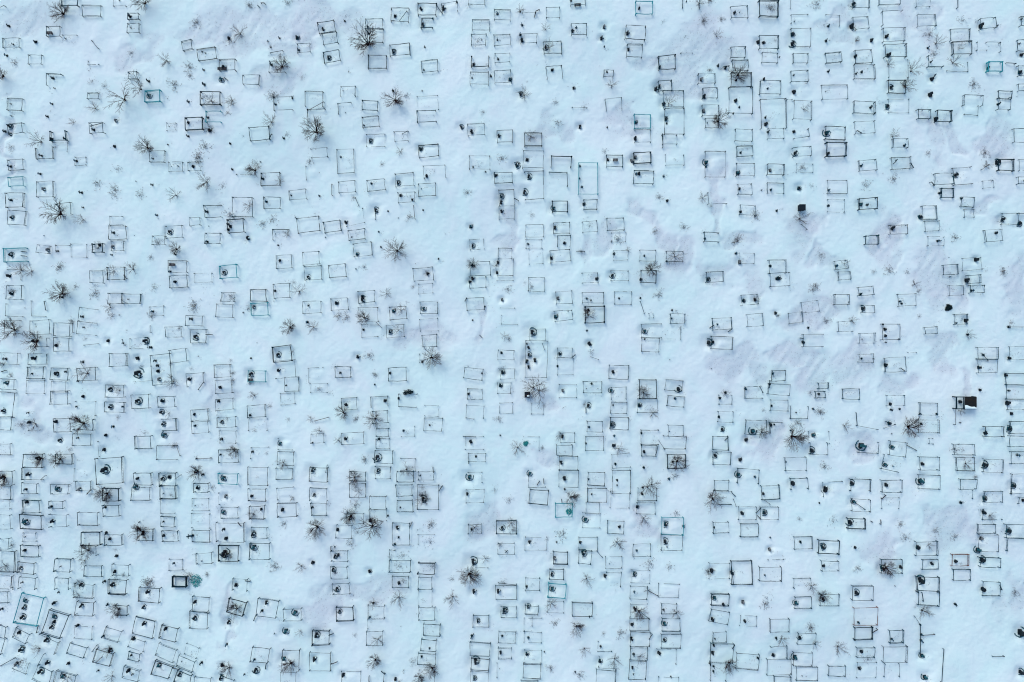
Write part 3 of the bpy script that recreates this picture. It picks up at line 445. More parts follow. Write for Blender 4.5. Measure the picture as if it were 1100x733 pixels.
1093.5,190.3,1109.3,190.3,1109.3,197.6,1093.5,197.6,a,n; 1093.4,91.2,1109.3,91.2,1109.3,97.7,1093.4,97.7,a,n
-1.5,671.8,6.2,674.1,3.9,686.5,-3.1,684.1,a,n; 845.3,107.4,850.7,107.4,850.7,123.6,845.3,123.6,t,f
1093.8,534.2,1106.2,534.2,1106.2,540.7,1093.8,540.7,tl,n
"""
MARKS = """
145.7,401.2,9.3; 928,479.5,9.3; 1099.2,681,9.3; 110,505.4,8.7; 239.2,595.6,8.7; 990.3,624.2,8.3; 571.9,356.8,7.7; 405,491.8,7.7
990.6,517.3,7.7; 508,604.4,7.7; 510.6,712,7.7; 810.5,463.7,7.4; 889.4,141.9,7.1; 504.4,512.7,7.1; 1058.3,499.5,7.1; 25.5,561.1,7.1
271.7,588.6,7.1; 627,595.3,7.1; 555.4,176.4,6.8; 1073,174.1,6.8; 208.6,361.8,6.8; 389.1,321.6,6.8; 762.2,368,6.8; 146,431.2,6.8
270.9,574.7,6.8; 454.2,536.9,6.8; 914.1,561.6,6.8; 1053.2,591.7,6.8; 1057.5,602.5,6.8; 1084.5,570.9,6.8; 20.9,699.1,6.8; 316.5,658.9,6.8
306.5,678.7,6.8; 274.5,720.5,6.8; 852.3,46.1,6.5; 563.6,205,6.5; 759.9,173.3,6.5; 153.8,366.4,6.5; 729.7,418.2,6.5; 657.9,457,6.5
873.4,484.4,6.5; 794.8,510.7,6.5; 1084.5,460.9,6.5; 715.8,564.4,6.5; 885,588.3,6.5; 888.3,527.6,6.5; 339.1,683.1,6.5; 541.8,657.1,6.5
856.1,708.1,6.5; 568.2,188.3,6.2; 268.6,402,6.2; 174.3,467.9,6.2; 238.9,514.2,6.2; 61.5,525.3,6.2; 629.3,558.8,6.2; 715,582.5,6.2
948.5,610.3,6.2; 41.7,722.5,6.2; 236.9,729,6.2; 920.6,637.3,6.2; 995.7,729,6.2; 1097.7,722.8,6.2; 403.5,225.6,5.9; 143.7,524,5.9
335.5,505.7,5.9; 916.4,519.6,5.9; 1088.9,522,5.9; 822.4,551.9,5.9; 66.5,727.4,5.9; 207.5,665.3,5.9; 361,634.2,5.9; 593.6,633.6,5.9
237.7,85,5.6; 422,54.1,5.6; 538.4,209.6,5.6; 716.6,126.5,5.6; 855.1,164,5.6; 1027.7,187.7,5.6; 9.6,273.7,5.6; 182,249,5.6
595.3,222.7,5.6; 658.2,295.9,5.6; 1096.1,240.3,5.6; 298,381.1,5.6; 693.4,355.6,5.6; 116.7,418.1,5.6; 569.3,509.1,5.6; 632.4,435.9,5.6
769.6,490,5.6; 1058,536.1,5.6; 22.4,664,5.6; 48.4,688.3,5.6; 304.9,708.1,5.6; 714.3,670.5,5.6; 767.9,642.7,5.6; 855.4,647.8,5.6
993.1,706.2,5.6; 159.6,102.3,5.3; 352.5,61.5,5.3; 586.3,50.2,5.3; 559.3,100.5,5.3; 709.6,90.9,5.3; 918,3.4,5.3; 957.8,93.5,5.3
10,135.5,5.3; 397.3,150.9,5.3; 427.5,196.5,5.3; 953.2,114.6,5.3; 239.7,292.5,5.3; 330.1,297.5,5.3; 761.4,300.3,5.3; 1078.4,235.4,5.3
418.6,356.4,5.3; 455,331.3,5.3; 568.2,381.1,5.3; 766.8,367.5,5.3; 657.1,419.7,5.3; 928.3,331.3,5.3; 1.9,441.6,5.3; 116.7,437.7,5.3
171.2,443.4,5.3; 173.5,456.3,5.3; 172.5,515,5.3; 300.3,476.7,5.3; 405.8,506,5.3; 960.1,480.5,5.3; 952.4,499.5,5.3; 239.2,550.8,5.3
359.5,597.9,5.3; 357.4,612.3,5.3; 539.5,567.8,5.3; 505.2,618.8,5.3; 681.8,618,5.3; 918.7,539.6,5.3; 23.5,654,5.3; 56.9,663.3,5.3
244.3,669.8,5.3; 190.9,726.6,5.3; 884.7,644,5.3; 495.4,135.9,4.9; 11.1,233.5,4.9; 507.5,263.5,4.9; 63.8,473,4.9; 237.4,453.2,4.9
208.3,508,4.9; 776.9,461.7,4.9; 337.5,531.8,4.9; 376,556.5,4.9; 593,618,4.9; 85.3,629.3,4.9; 152.2,653.5,4.9; 25,646.3,4.9
54.1,674.4,4.9; 363.8,658.2,4.9; 567.3,652.5,4.9; 513.2,667.9,4.9; 509.5,729.7,4.9; 714.3,688.8,4.9; 860,685.7,4.9; 240,71.9,4.6
318.5,39.4,4.6; 476.1,7.4,4.6; 561.1,42.5,4.6; 705.8,94,4.6; 852.3,35.9,4.6; 916.4,27,4.6; 853.5,98.6,4.6; 1053.6,28.1,4.6
955.5,58.7,4.6; 999.5,101.7,4.6; 451.4,159.4,4.6; 679.5,171.8,4.6; 793.5,184.9,4.6; 1006,127.7,4.6; 265.2,255.5,4.6; 538.4,216.5,4.6
507.5,298.7,4.6; 795.4,281.3,4.6; 837.6,298.7,4.6; 989.8,232.6,4.6; 1049.8,278.9,4.6; 1040,301,4.6; 34,385,4.6; 4.6,411.5,4.6
169.2,407.7,4.6; 597.1,340.1,4.6; 566.2,388.8,4.6; 575,387.3,4.6; 540,400.4,4.6; 633.6,369.3,4.6; 1.2,513.5,4.6; 687.7,435.9,4.6
852.7,519.9,4.6; 1083,433.1,4.6; 596.1,601,4.6; 787.4,616.5,4.6; 1057.5,550.8,4.6; 16.2,714.7,4.6; 168.1,717.1,4.6; 337.5,708.9,4.6
535.3,636.2,4.6; 509,636.5,4.6; 682.6,654.8,4.6; 799,647.8,4.6; 1057.5,633.9,4.6; 454.2,25,4.3; 649.4,28.1,4.3; 646.6,40.5,4.3
674.4,35.5,4.3; 714,110.5,4.3; 754.5,84.2,4.3; 1096.6,77.3,4.3; 1001.9,84.7,4.3; 45.3,202.7,4.3; 224.9,139.8,4.3; 623.7,135.1,4.3
683.7,167.9,4.3; 756.8,118.1,4.3; 823.4,133.1,4.3; 860,201.4,4.3; 49.5,268.1,4.3; 7.3,296.1,4.3; 371.4,238.8,4.3; 596.7,244.3,4.3
505.5,242.8,4.3; 58.7,401.6,4.3; 271.7,329.8,4.3; 201.8,407.7,4.3; 361,325.5,4.3; 422.4,334,4.3; 384.2,383.6,4.3; 599.8,320.2,4.3
537.6,414.3,4.3; 30.6,509.6,4.3; 172.5,430.8,4.3; 371.4,471.3,4.3; 603.3,497.7,4.3; 606.4,514.2,4.3; 875,467.9,4.3; 888.6,525,4.3
957,455.2,4.3; 953.2,521.6,4.3; 20.1,611.5,4.3; 55.2,560.5,4.3; 85,526,4.3; 210.2,525,4.3; 241.2,534.1,4.3; 426.7,567.8,4.3
765,613.7,4.3; 798.5,552.3,4.3; 828,591.3,4.3; 1056.4,579.4,4.3; 986.9,588.6,4.3; 85.8,652,4.3; 118.7,629.6,4.3; 156.6,637.3,4.3
49.8,712.7,4.3; 117.1,699.6,4.3; 153,671.3,4.3; 285.9,648.1,4.3; 566.2,704.2,4.3; 679.2,687.5,4.3; 645,711.5,4.3; 766,666.1,4.3
346.3,30.1,4; 451.9,7.4,4; 547.7,84.7,4; 757.2,102.8,4; 780.4,71.9,4; 814.9,44.8,4; 790.8,107.9,4; 937.6,42.5,4
953.5,38.3,4; 9.3,143.5,4; 124.4,129.6,4; 506.4,140.9,4; 536.1,145.5,4; 683.7,129.6,4; 683.1,147.8,4; 828.3,182.3,4
890.1,164.8,4; 119.8,265,4; 9.3,315,4; 383.4,272.8,4; 538.9,226.1,4; 507.5,284.5,4; 925.7,219.1,4; 960.9,244.6,4
298.7,398.1,4; 539.5,321.9,4; 568.2,394.7,4; 601.5,380.3,4; 604.9,420,4; 799.7,322.8,4; 812.1,322.1,4; 863.9,368,4
1039,344.3,4; 952.9,392.4,4; 1052.9,395,4; 41,492.3,4; 110,483.6,4; 179.7,513.5,4; 505.5,474.5,4; 604.4,469.4,4
659.4,479.1,4; 802.8,473.3,4; 796.2,494.6,4; 1058.7,465.5,4; 991.8,498.8,4; 28.6,539.5,4; 150.7,575.2,4; 241.1,579.4,4
362.5,569.3,4; 397.3,559.3,4; 335.2,604.9,4; 396.5,614.9,4; 650.1,619.5,4; 967.9,609.5,4; 18.5,680.7,4; 136,722.3,4
252.4,629.6,4; 368.4,725.9,4; 424.4,730.5,4; 708.6,703.1,4; 766.8,703.5,4; 244.6,39.9,3.7; 615.2,33.2,3.7; 675.6,52.9,3.7
709.3,71.1,3.7; 919.2,60.6,3.7; 1098.1,58.4,3.7; 1061.8,72.9,3.7; 207.2,178.7,3.7; 566.2,171,3.7; 532.2,187.7,3.7; 653.2,171,3.7
459.1,294.1,3.7; 388.5,318.5,3.7; 534.9,281.7,3.7; 533.8,292.5,3.7; 592.5,277.1,3.7; 504.4,302.6,3.7; 627.4,219.1,3.7; 640.9,299.5,3.7
32.5,366.4,3.7; 58,371.2,3.7; 114.4,366.4,3.7; 146,385,3.7; 168.1,398.9,3.7; 568.1,373.7,3.7; 632.4,332.9,3.7; 658.9,399.6,3.7
833.7,336.6,3.7; 951.6,354,3.7; 1085.8,385,3.7; 1081.8,403.5,3.7; 371.4,434.9,3.7; 413.2,430.5,3.7; 829.4,457,3.7; 957.8,434.3,3.7
121,615.7,3.7; 302.9,548,3.7; 502.1,531,3.7; 568.9,583.2,3.7; 690.3,531.1,3.7; 685.2,545.4,3.7; 1002.2,606.1,3.7; 1098.9,537.6,3.7
56.4,669.1,3.7; 141.4,687.7,3.7; 207.9,648.1,3.7; 176.3,676.9,3.7; 238.5,715,3.7; 679,671.8,3.7; 832.2,705.8,3.7; 926.5,701.1,3.7
925.4,720.1,3.7; 140.3,18.5,3.4; 38.9,45.6,3.4; 423.6,15.8,3.4; 508.6,69.5,3.4; 593,75,3.4; 616.5,94,3.4; 686.5,9.6,3.4
788.6,14.7,3.4; 820.3,45.9,3.4; 820.6,85,3.4; 123.6,157.6,3.4; 56.4,150.1,3.4; 202.9,132.4,3.4; 430.5,210.4,3.4; 458.4,189.5,3.4
686.5,186.5,3.4; 852.7,141.6,3.4; 795.1,202.7,3.4; 106.6,263.5,3.4; 247,243.1,3.4; 187.8,302.9,3.4; 300,279.7,3.4; 606.4,260.9,3.4
716.6,216,3.4; 688.5,300.3,3.4; 795.9,227.6,3.4; 236.1,416.3,3.4; 951.6,361,3.4; 88.1,426.1,3.4; 60.7,452.9,3.4; 31.7,454,3.4
112.5,467.9,3.4; 146.5,514.7,3.4; 207.5,445.5,3.4; 428.2,428.1,3.4; 503.3,423.5,3.4; 692.2,485.6,3.4; 773.8,428.1,3.4; 1052.1,418.9,3.4
1086.1,444.4,3.4; 25.5,591.7,3.4; 116.7,579.7,3.4; 113.3,572.9,3.4; 123.2,598.2,3.4; 174.3,576.6,3.4; 269.8,533,3.4; 280.6,547.4,3.4
363.3,596.4,3.4; 428.2,627,3.4; 623.4,582.9,3.4; 665.3,566.5,3.4; 820.9,531.1,3.4; 884.4,608,3.4; 918,587.9,3.4; 1027.1,603.3,3.4
57.5,648.1,3.4; 72.9,713,3.4; 82.7,672.5,3.4; 537.6,701.6,3.4; 679.8,718.1,3.4; 776.9,649.4,3.4; 767.6,694.5,3.4; 800.2,667.4,3.4
10,28.6,3.1; 58,85,3.1; 7.7,60.3,3.1; 160,87.8,3.1; 219.6,91.2,3.1; 291.8,70.3,3.1; 395,34.8,3.1; 534.1,15.1,3.1
560.5,27,3.1; 558.5,37.1,3.1; 771.5,70.3,3.1; 889.7,28.1,3.1; 887,44,3.1; 4.9,141.3,3.1; 101.2,140.1,3.1; 81.9,173.3,3.1
10,178.7,3.1; 10.8,215,3.1; 86.9,207,3.1; 281.7,191.9,3.1; 683.4,187.2,3.1; 759.1,178.7,3.1; 824.8,141.9,3.1; 934.2,116.1,3.1
828.3,203.8,3.1; 924.9,178.3,3.1; 1071.4,112.3,3.1; 970.5,156.8,3.1; 1008.8,207.6,3.1; 121.6,250.2,3.1; 221.9,227.6,3.1; 244.6,246.5,3.1
221.9,259.6,3.1; 659.1,272.9,3.1; 790.5,272.5,3.1; 827.1,286.1,3.1; 834.5,299.5,3.1; 899.1,285.6,3.1; 924.9,316,3.1; 1069.1,250.4,3.1
1007,259,3.1; 1044.1,312.3,3.1; 64.9,319.3,3.1; 87,340.4,3.1; 4.3,385.7,3.1; 87.3,389.1,3.1; 160.7,373.4,3.1; 204.8,342.8,3.1
168.1,393,3.1; 330.1,346.3,3.1; 418.6,400.9,3.1; 538.4,379.1,3.1; 830.2,401.5,3.1; 801.3,418.2,3.1; 779.6,422,3.1; 1083.3,351.4,3.1
28.6,525.5,3.1; 120.2,458.6,3.1; 233.8,431.2,3.1; 237.2,472,3.1; 407.1,471.4,3.1; 661,498.8,3.1; 725.6,428.5,3.1; 691.6,502.6,3.1
718.9,515,3.1; 772.7,448.2,3.1; 1091.5,488.7,3.1; 55.6,544.1,3.1; 112.4,545.1,3.1; 110.5,625.7,3.1; 205.2,576.3,3.1; 239.7,569,3.1
335.5,544.9,3.1; 423.6,585.2,3.1; 734.1,565.5,3.1; 859.7,582.5,3.1; 1030.8,539.5,3.1; 249.6,651.7,3.1; 281.4,656,3.1; 243.4,692.6,3.1
215.7,712.7,3.1; 565.5,630.8,3.1; 506.4,683.7,3.1; 567.3,685.7,3.1; 680.6,703.5,3.1; 834,686.1,3.1; 814.9,708.4,3.1; 1026.1,649.4,3.1
990,688.8,3.1; 202.6,109.7,2.8; 320.5,53.8,2.8; 422,97.7,2.8; 613.1,1.2,2.8; 618.8,30.1,2.8; 534.9,64.1,2.8; 527.1,82.2,2.8
889.1,77.3,2.8; 924.9,78,2.8; 996.1,51.8,2.8; 51.8,125.9,2.8; 70.3,149.4,2.8; 44.8,167.6,2.8; 42.5,186.9,2.8; 223.8,127,2.8
202.6,147,2.8; 296.4,113,2.8; 304.9,149.1,2.8; 399.2,197.6,2.8; 622.6,178.7,2.8; 625,201.1,2.8; 712.7,189.5,2.8; 821.8,126.5,2.8
795.6,164,2.8; 890.6,204.2,2.8; 285.3,216.5,2.8; 244.6,240.8,2.8; 294.9,312.6,2.8; 442.9,215,2.8; 567,261.9,2.8; 756.8,256.7,2.8
834.5,226.4,2.8; 890.1,221.1,2.8; 931.4,220.2,2.8; 163,334.7,2.8; 165.8,387.7,2.8; 390.4,354.4,2.8; 453.3,388.8,2.8; 365.6,400.6,2.8
598.7,393.5,2.8; 630,320.8,2.8; 635.5,412.3,2.8; 868.3,352.3,2.8; 826.8,412.8,2.8; 1056,381.4,2.8; 208.3,457.8,2.8; 268.3,446.2,2.8
270.9,485.6,2.8; 217.1,510.4,2.8; 433.6,462.5,2.8; 511.1,490.3,2.8; 632.7,459.1,2.8; 659.9,468.6,2.8; 662.8,516.2,2.8; 689.1,465.5,2.8
722.8,496.5,2.8; 690.6,524.3,2.8; 829.1,436.2,2.8; 879.8,423.5,2.8; 873.9,439.6,2.8; 811.3,512.7,2.8; 957.5,440.5,2.8; 989.5,455.5,2.8
506.3,568.9,2.8; 683.8,591.7,2.8; 0.8,654.8,2.8; 110,684.1,2.8; 273.7,708.1,2.8; 452.6,705.8,2.8; 539.2,684.1,2.8; 712.7,655.5,2.8
645,694.5,2.8; 763,714,2.8; 767.1,717.4,2.8; 766.8,722.3,2.8; 921.8,668.7,2.8; 958.1,686.9,2.8; 219.1,75.7,2.5; 300,41,2.5
369.5,21.6,2.5; 394.2,27.5,2.5; 490.5,1.9,2.5; 558.5,12.4,2.5; 652.1,76.8,2.5; 790.5,86.5,2.5; 824.1,95.8,2.5; 919,79.6,2.5
998.8,67.2,2.5; 57.2,112.6,2.5; 163.5,198.8,2.5; 247.7,154.8,2.5; 249.3,182.1,2.5; 366.1,169.1,2.5; 342.5,210.4,2.5; 716.6,132.1,2.5
794,115.4,2.5; 61.4,269.8,2.5; 168.6,231.5,2.5; 188.5,273.5,2.5; 182.8,291.8,2.5; 691.6,275.2,2.5; 715.8,281,2.5; 1031.5,213.7,2.5
69.5,399.6,2.5; 331.3,328.5,2.5; 630.4,355.4,2.5; 664.8,320.8,2.5; 688,320.4,2.5; 721.5,342.1,2.5; 722,333.2,2.5; 770.4,348.6,2.5
925.7,385.3,2.5; 967.1,323.9,2.5; 968.9,326.2,2.5; 1039,359.5,2.5; 1082.7,419.7,2.5; 83.9,470.5,2.5; 236.1,488.7,2.5; 606.4,525.8,2.5
629.3,476.4,2.5; 632.1,515,2.5; 832.6,456.6,2.5; 966.6,439.6,2.5; 1005.7,444.7,2.5; 185.1,606.1,2.5; 416.6,553.9,2.5; 427.9,577.5,2.5
767.3,567,2.5; 104.8,720.9,2.5; 139.9,704.7,2.5; 400.4,648.6,2.5; 397,663.3,2.5; 461.1,697,2.5; 681.2,635.8,2.5; 990,681.8,2.5
15.5,48.7,2.2; 217.6,56.4,2.2; 290.7,51,2.2; 456,50.2,2.2; 455,75,2.2; 314.6,106.6,2.2; 534.2,43.3,2.2; 507,84.2,2.2
649.1,50.2,2.2; 852,81.4,2.2; 1069.9,28.6,2.2; 1096.1,21.3,2.2; 1094.1,47.6,2.2; 164.3,170.7,2.2; 311.9,209.6,2.2; 390.7,134.7,2.2
508,179.5,2.2; 521.4,184.6,2.2; 622.3,191.9,2.2; 652.5,136.2,2.2; 787.4,122.3,2.2; 938.8,122.3,2.2; 1099.7,194.2,2.2; 88.9,223,2.2
119.9,274,2.2; 298,263.5,2.2; 417.1,227.6,2.2; 454.5,226.1,2.2; 407.1,249.6,2.2; 409.4,265.8,2.2; 470.9,278.2,2.2; 88.6,351.7,2.2
34,401.6,2.2; 82.7,409.7,2.2; 131.4,368.7,2.2; 307.2,414.3,2.2; 269.4,385,2.2; 402.4,413.2,2.2; 520.6,329.3,2.2; 507.5,344,2.2
565.8,369.5,2.2; 517.5,401.2,2.2; 634.7,322.7,2.2; 692.6,364.4,2.2; 1027.4,347.1,2.2; 948.5,348.6,2.2; 131.1,437,2.2; 30.9,443.4,2.2
81.9,437,2.2; 209.9,493.1,2.2; 461.5,456.6,2.2; 336,475.6,2.2; 451.4,510.7,2.2; 537.2,467.9,2.2; 658.6,435.4,2.2; 662.8,521.5,2.2
849.6,462.8,2.2; 988.4,444.7,2.2; 23.2,626,2.2; 174.3,561.1,2.2; 359.5,587.4,2.2; 430.1,545.1,2.2; 597.9,582.9,2.2; 635.5,531,2.2
827.5,577.8,2.2; 821.4,618,2.2; 880.1,540.4,2.2; 62.6,636.5,2.2; 113.6,650.9,2.2; 141.4,725.1,2.2; 263.2,723.5,2.2; 633.1,662.5,2.2
617.7,722,2.2; 720.9,727.9,2.2; 768.4,687.2,2.2; 988,670.7,2.2; 129,1.2,1.9; 141.9,31.2,1.9; 60.6,96.1,1.9; 71.6,42.5,1.9
139.9,79.6,1.9; 13.1,112.5,1.9; 221.5,58,1.9; 217.6,106.6,1.9; 287.9,44.5,1.9; 453.4,97.7,1.9; 517.5,43.3,1.9; 708.1,62.1,1.9
736.7,3.1,1.9; 853,23.5,1.9; 836.8,62.1,1.9; 13.1,125.1,1.9; 192.1,179,1.9; 181,155.9,1.9; 279.9,174.1,1.9; 453,203.5,1.9
759.9,132.1,1.9; 818.3,204.2,1.9; 349.4,255.1,1.9; 378,255.1,1.9; 382.6,289.1,1.9; 657.1,259.3,1.9; 1009.6,259,1.9; 1020.4,297.5,1.9
137.5,321.6,1.9; 261.3,336,1.9; 912.2,324.7,1.9; 938.4,385.7,1.9; 951.3,368,1.9; 965.9,364.4,1.9; 719.4,463.7,1.9; 855.4,443.4,1.9
844.9,496.5,1.9; 1030.1,454,1.9; 959.4,500.8,1.9; 26.7,577,1.9; 64.9,608.7,1.9; 148.8,561.4,1.9; 174.8,530.7,1.9; 215.7,603.6,1.9
716.6,587.9,1.9; 295.3,680.3,1.9; 584.8,700.4,1.9; 680.6,724.8,1.9; 374.6,77,1.5; 368.7,98.1,1.5; 793.5,14.7,1.5; 886.3,98.9,1.5
146.5,195.1,1.5; 182.5,136.4,1.5; 184.7,179.2,1.5; 371.4,121.5,1.5; 989.5,119.7,1.5; 47.1,253.4,1.5; 224.1,243.1,1.5; 295.3,251.3,1.5
316.5,233.5,1.5; 428.2,234.6,1.5; 655.2,240.5,1.5; 656.8,250.5,1.5; 127.7,338.6,1.5; 311.9,352.5,1.5; 610.3,334.4,1.5; 502.9,393.5,1.5
726.2,334,1.5; 730.5,352.5,1.5; 764.5,396.2,1.5; 719.7,386.5,1.5; 630,417.7,1.5; 642.4,417.7,1.5; 926,364.4,1.5; 958.3,466.3,1.5
208.8,543.8,1.5; 654.5,605.3,1.5; 194.4,711.5,1.5; 433.6,720.1,1.5; 862.5,727.1,1.5; 960.4,629,1.5; 96.6,77,1.2; 180.5,106.6,1.2
370.6,16.2,1.2; 530.7,63.1,1.2; 711.5,24.4,1.2; 735.9,39.4,1.2; 262.4,147,1.2; 342.9,185.7,1.2; 145,253.4,1.2; 446.5,283.7,1.2
478.9,251.6,1.2; 1018.9,276.8,1.2; 25.5,330.9,1.2; 36.6,348.2,1.2; 74.6,319.3,1.2; 136,354.8,1.2; 276,368.4,1.2; 212.6,383.3,1.2
294.1,323.6,1.2; 714.7,359.3,1.2; 84.2,494.1,1.2; 225.3,492.1,1.2; 605.3,438,1.2; 908.7,422.6,1.2; 90.4,578.6,1.2; 155,578.6,1.2
351.7,541.2,1.2; 428.5,529.6,1.2; 448.6,569.3,1.2; 679.5,612.6,1.2; 450.3,659.4,1.2; 430.5,673.3,1.2; 536.6,718.6,1.2; 867.4,345.9,0.9
823.7,637.3,0.9
"""
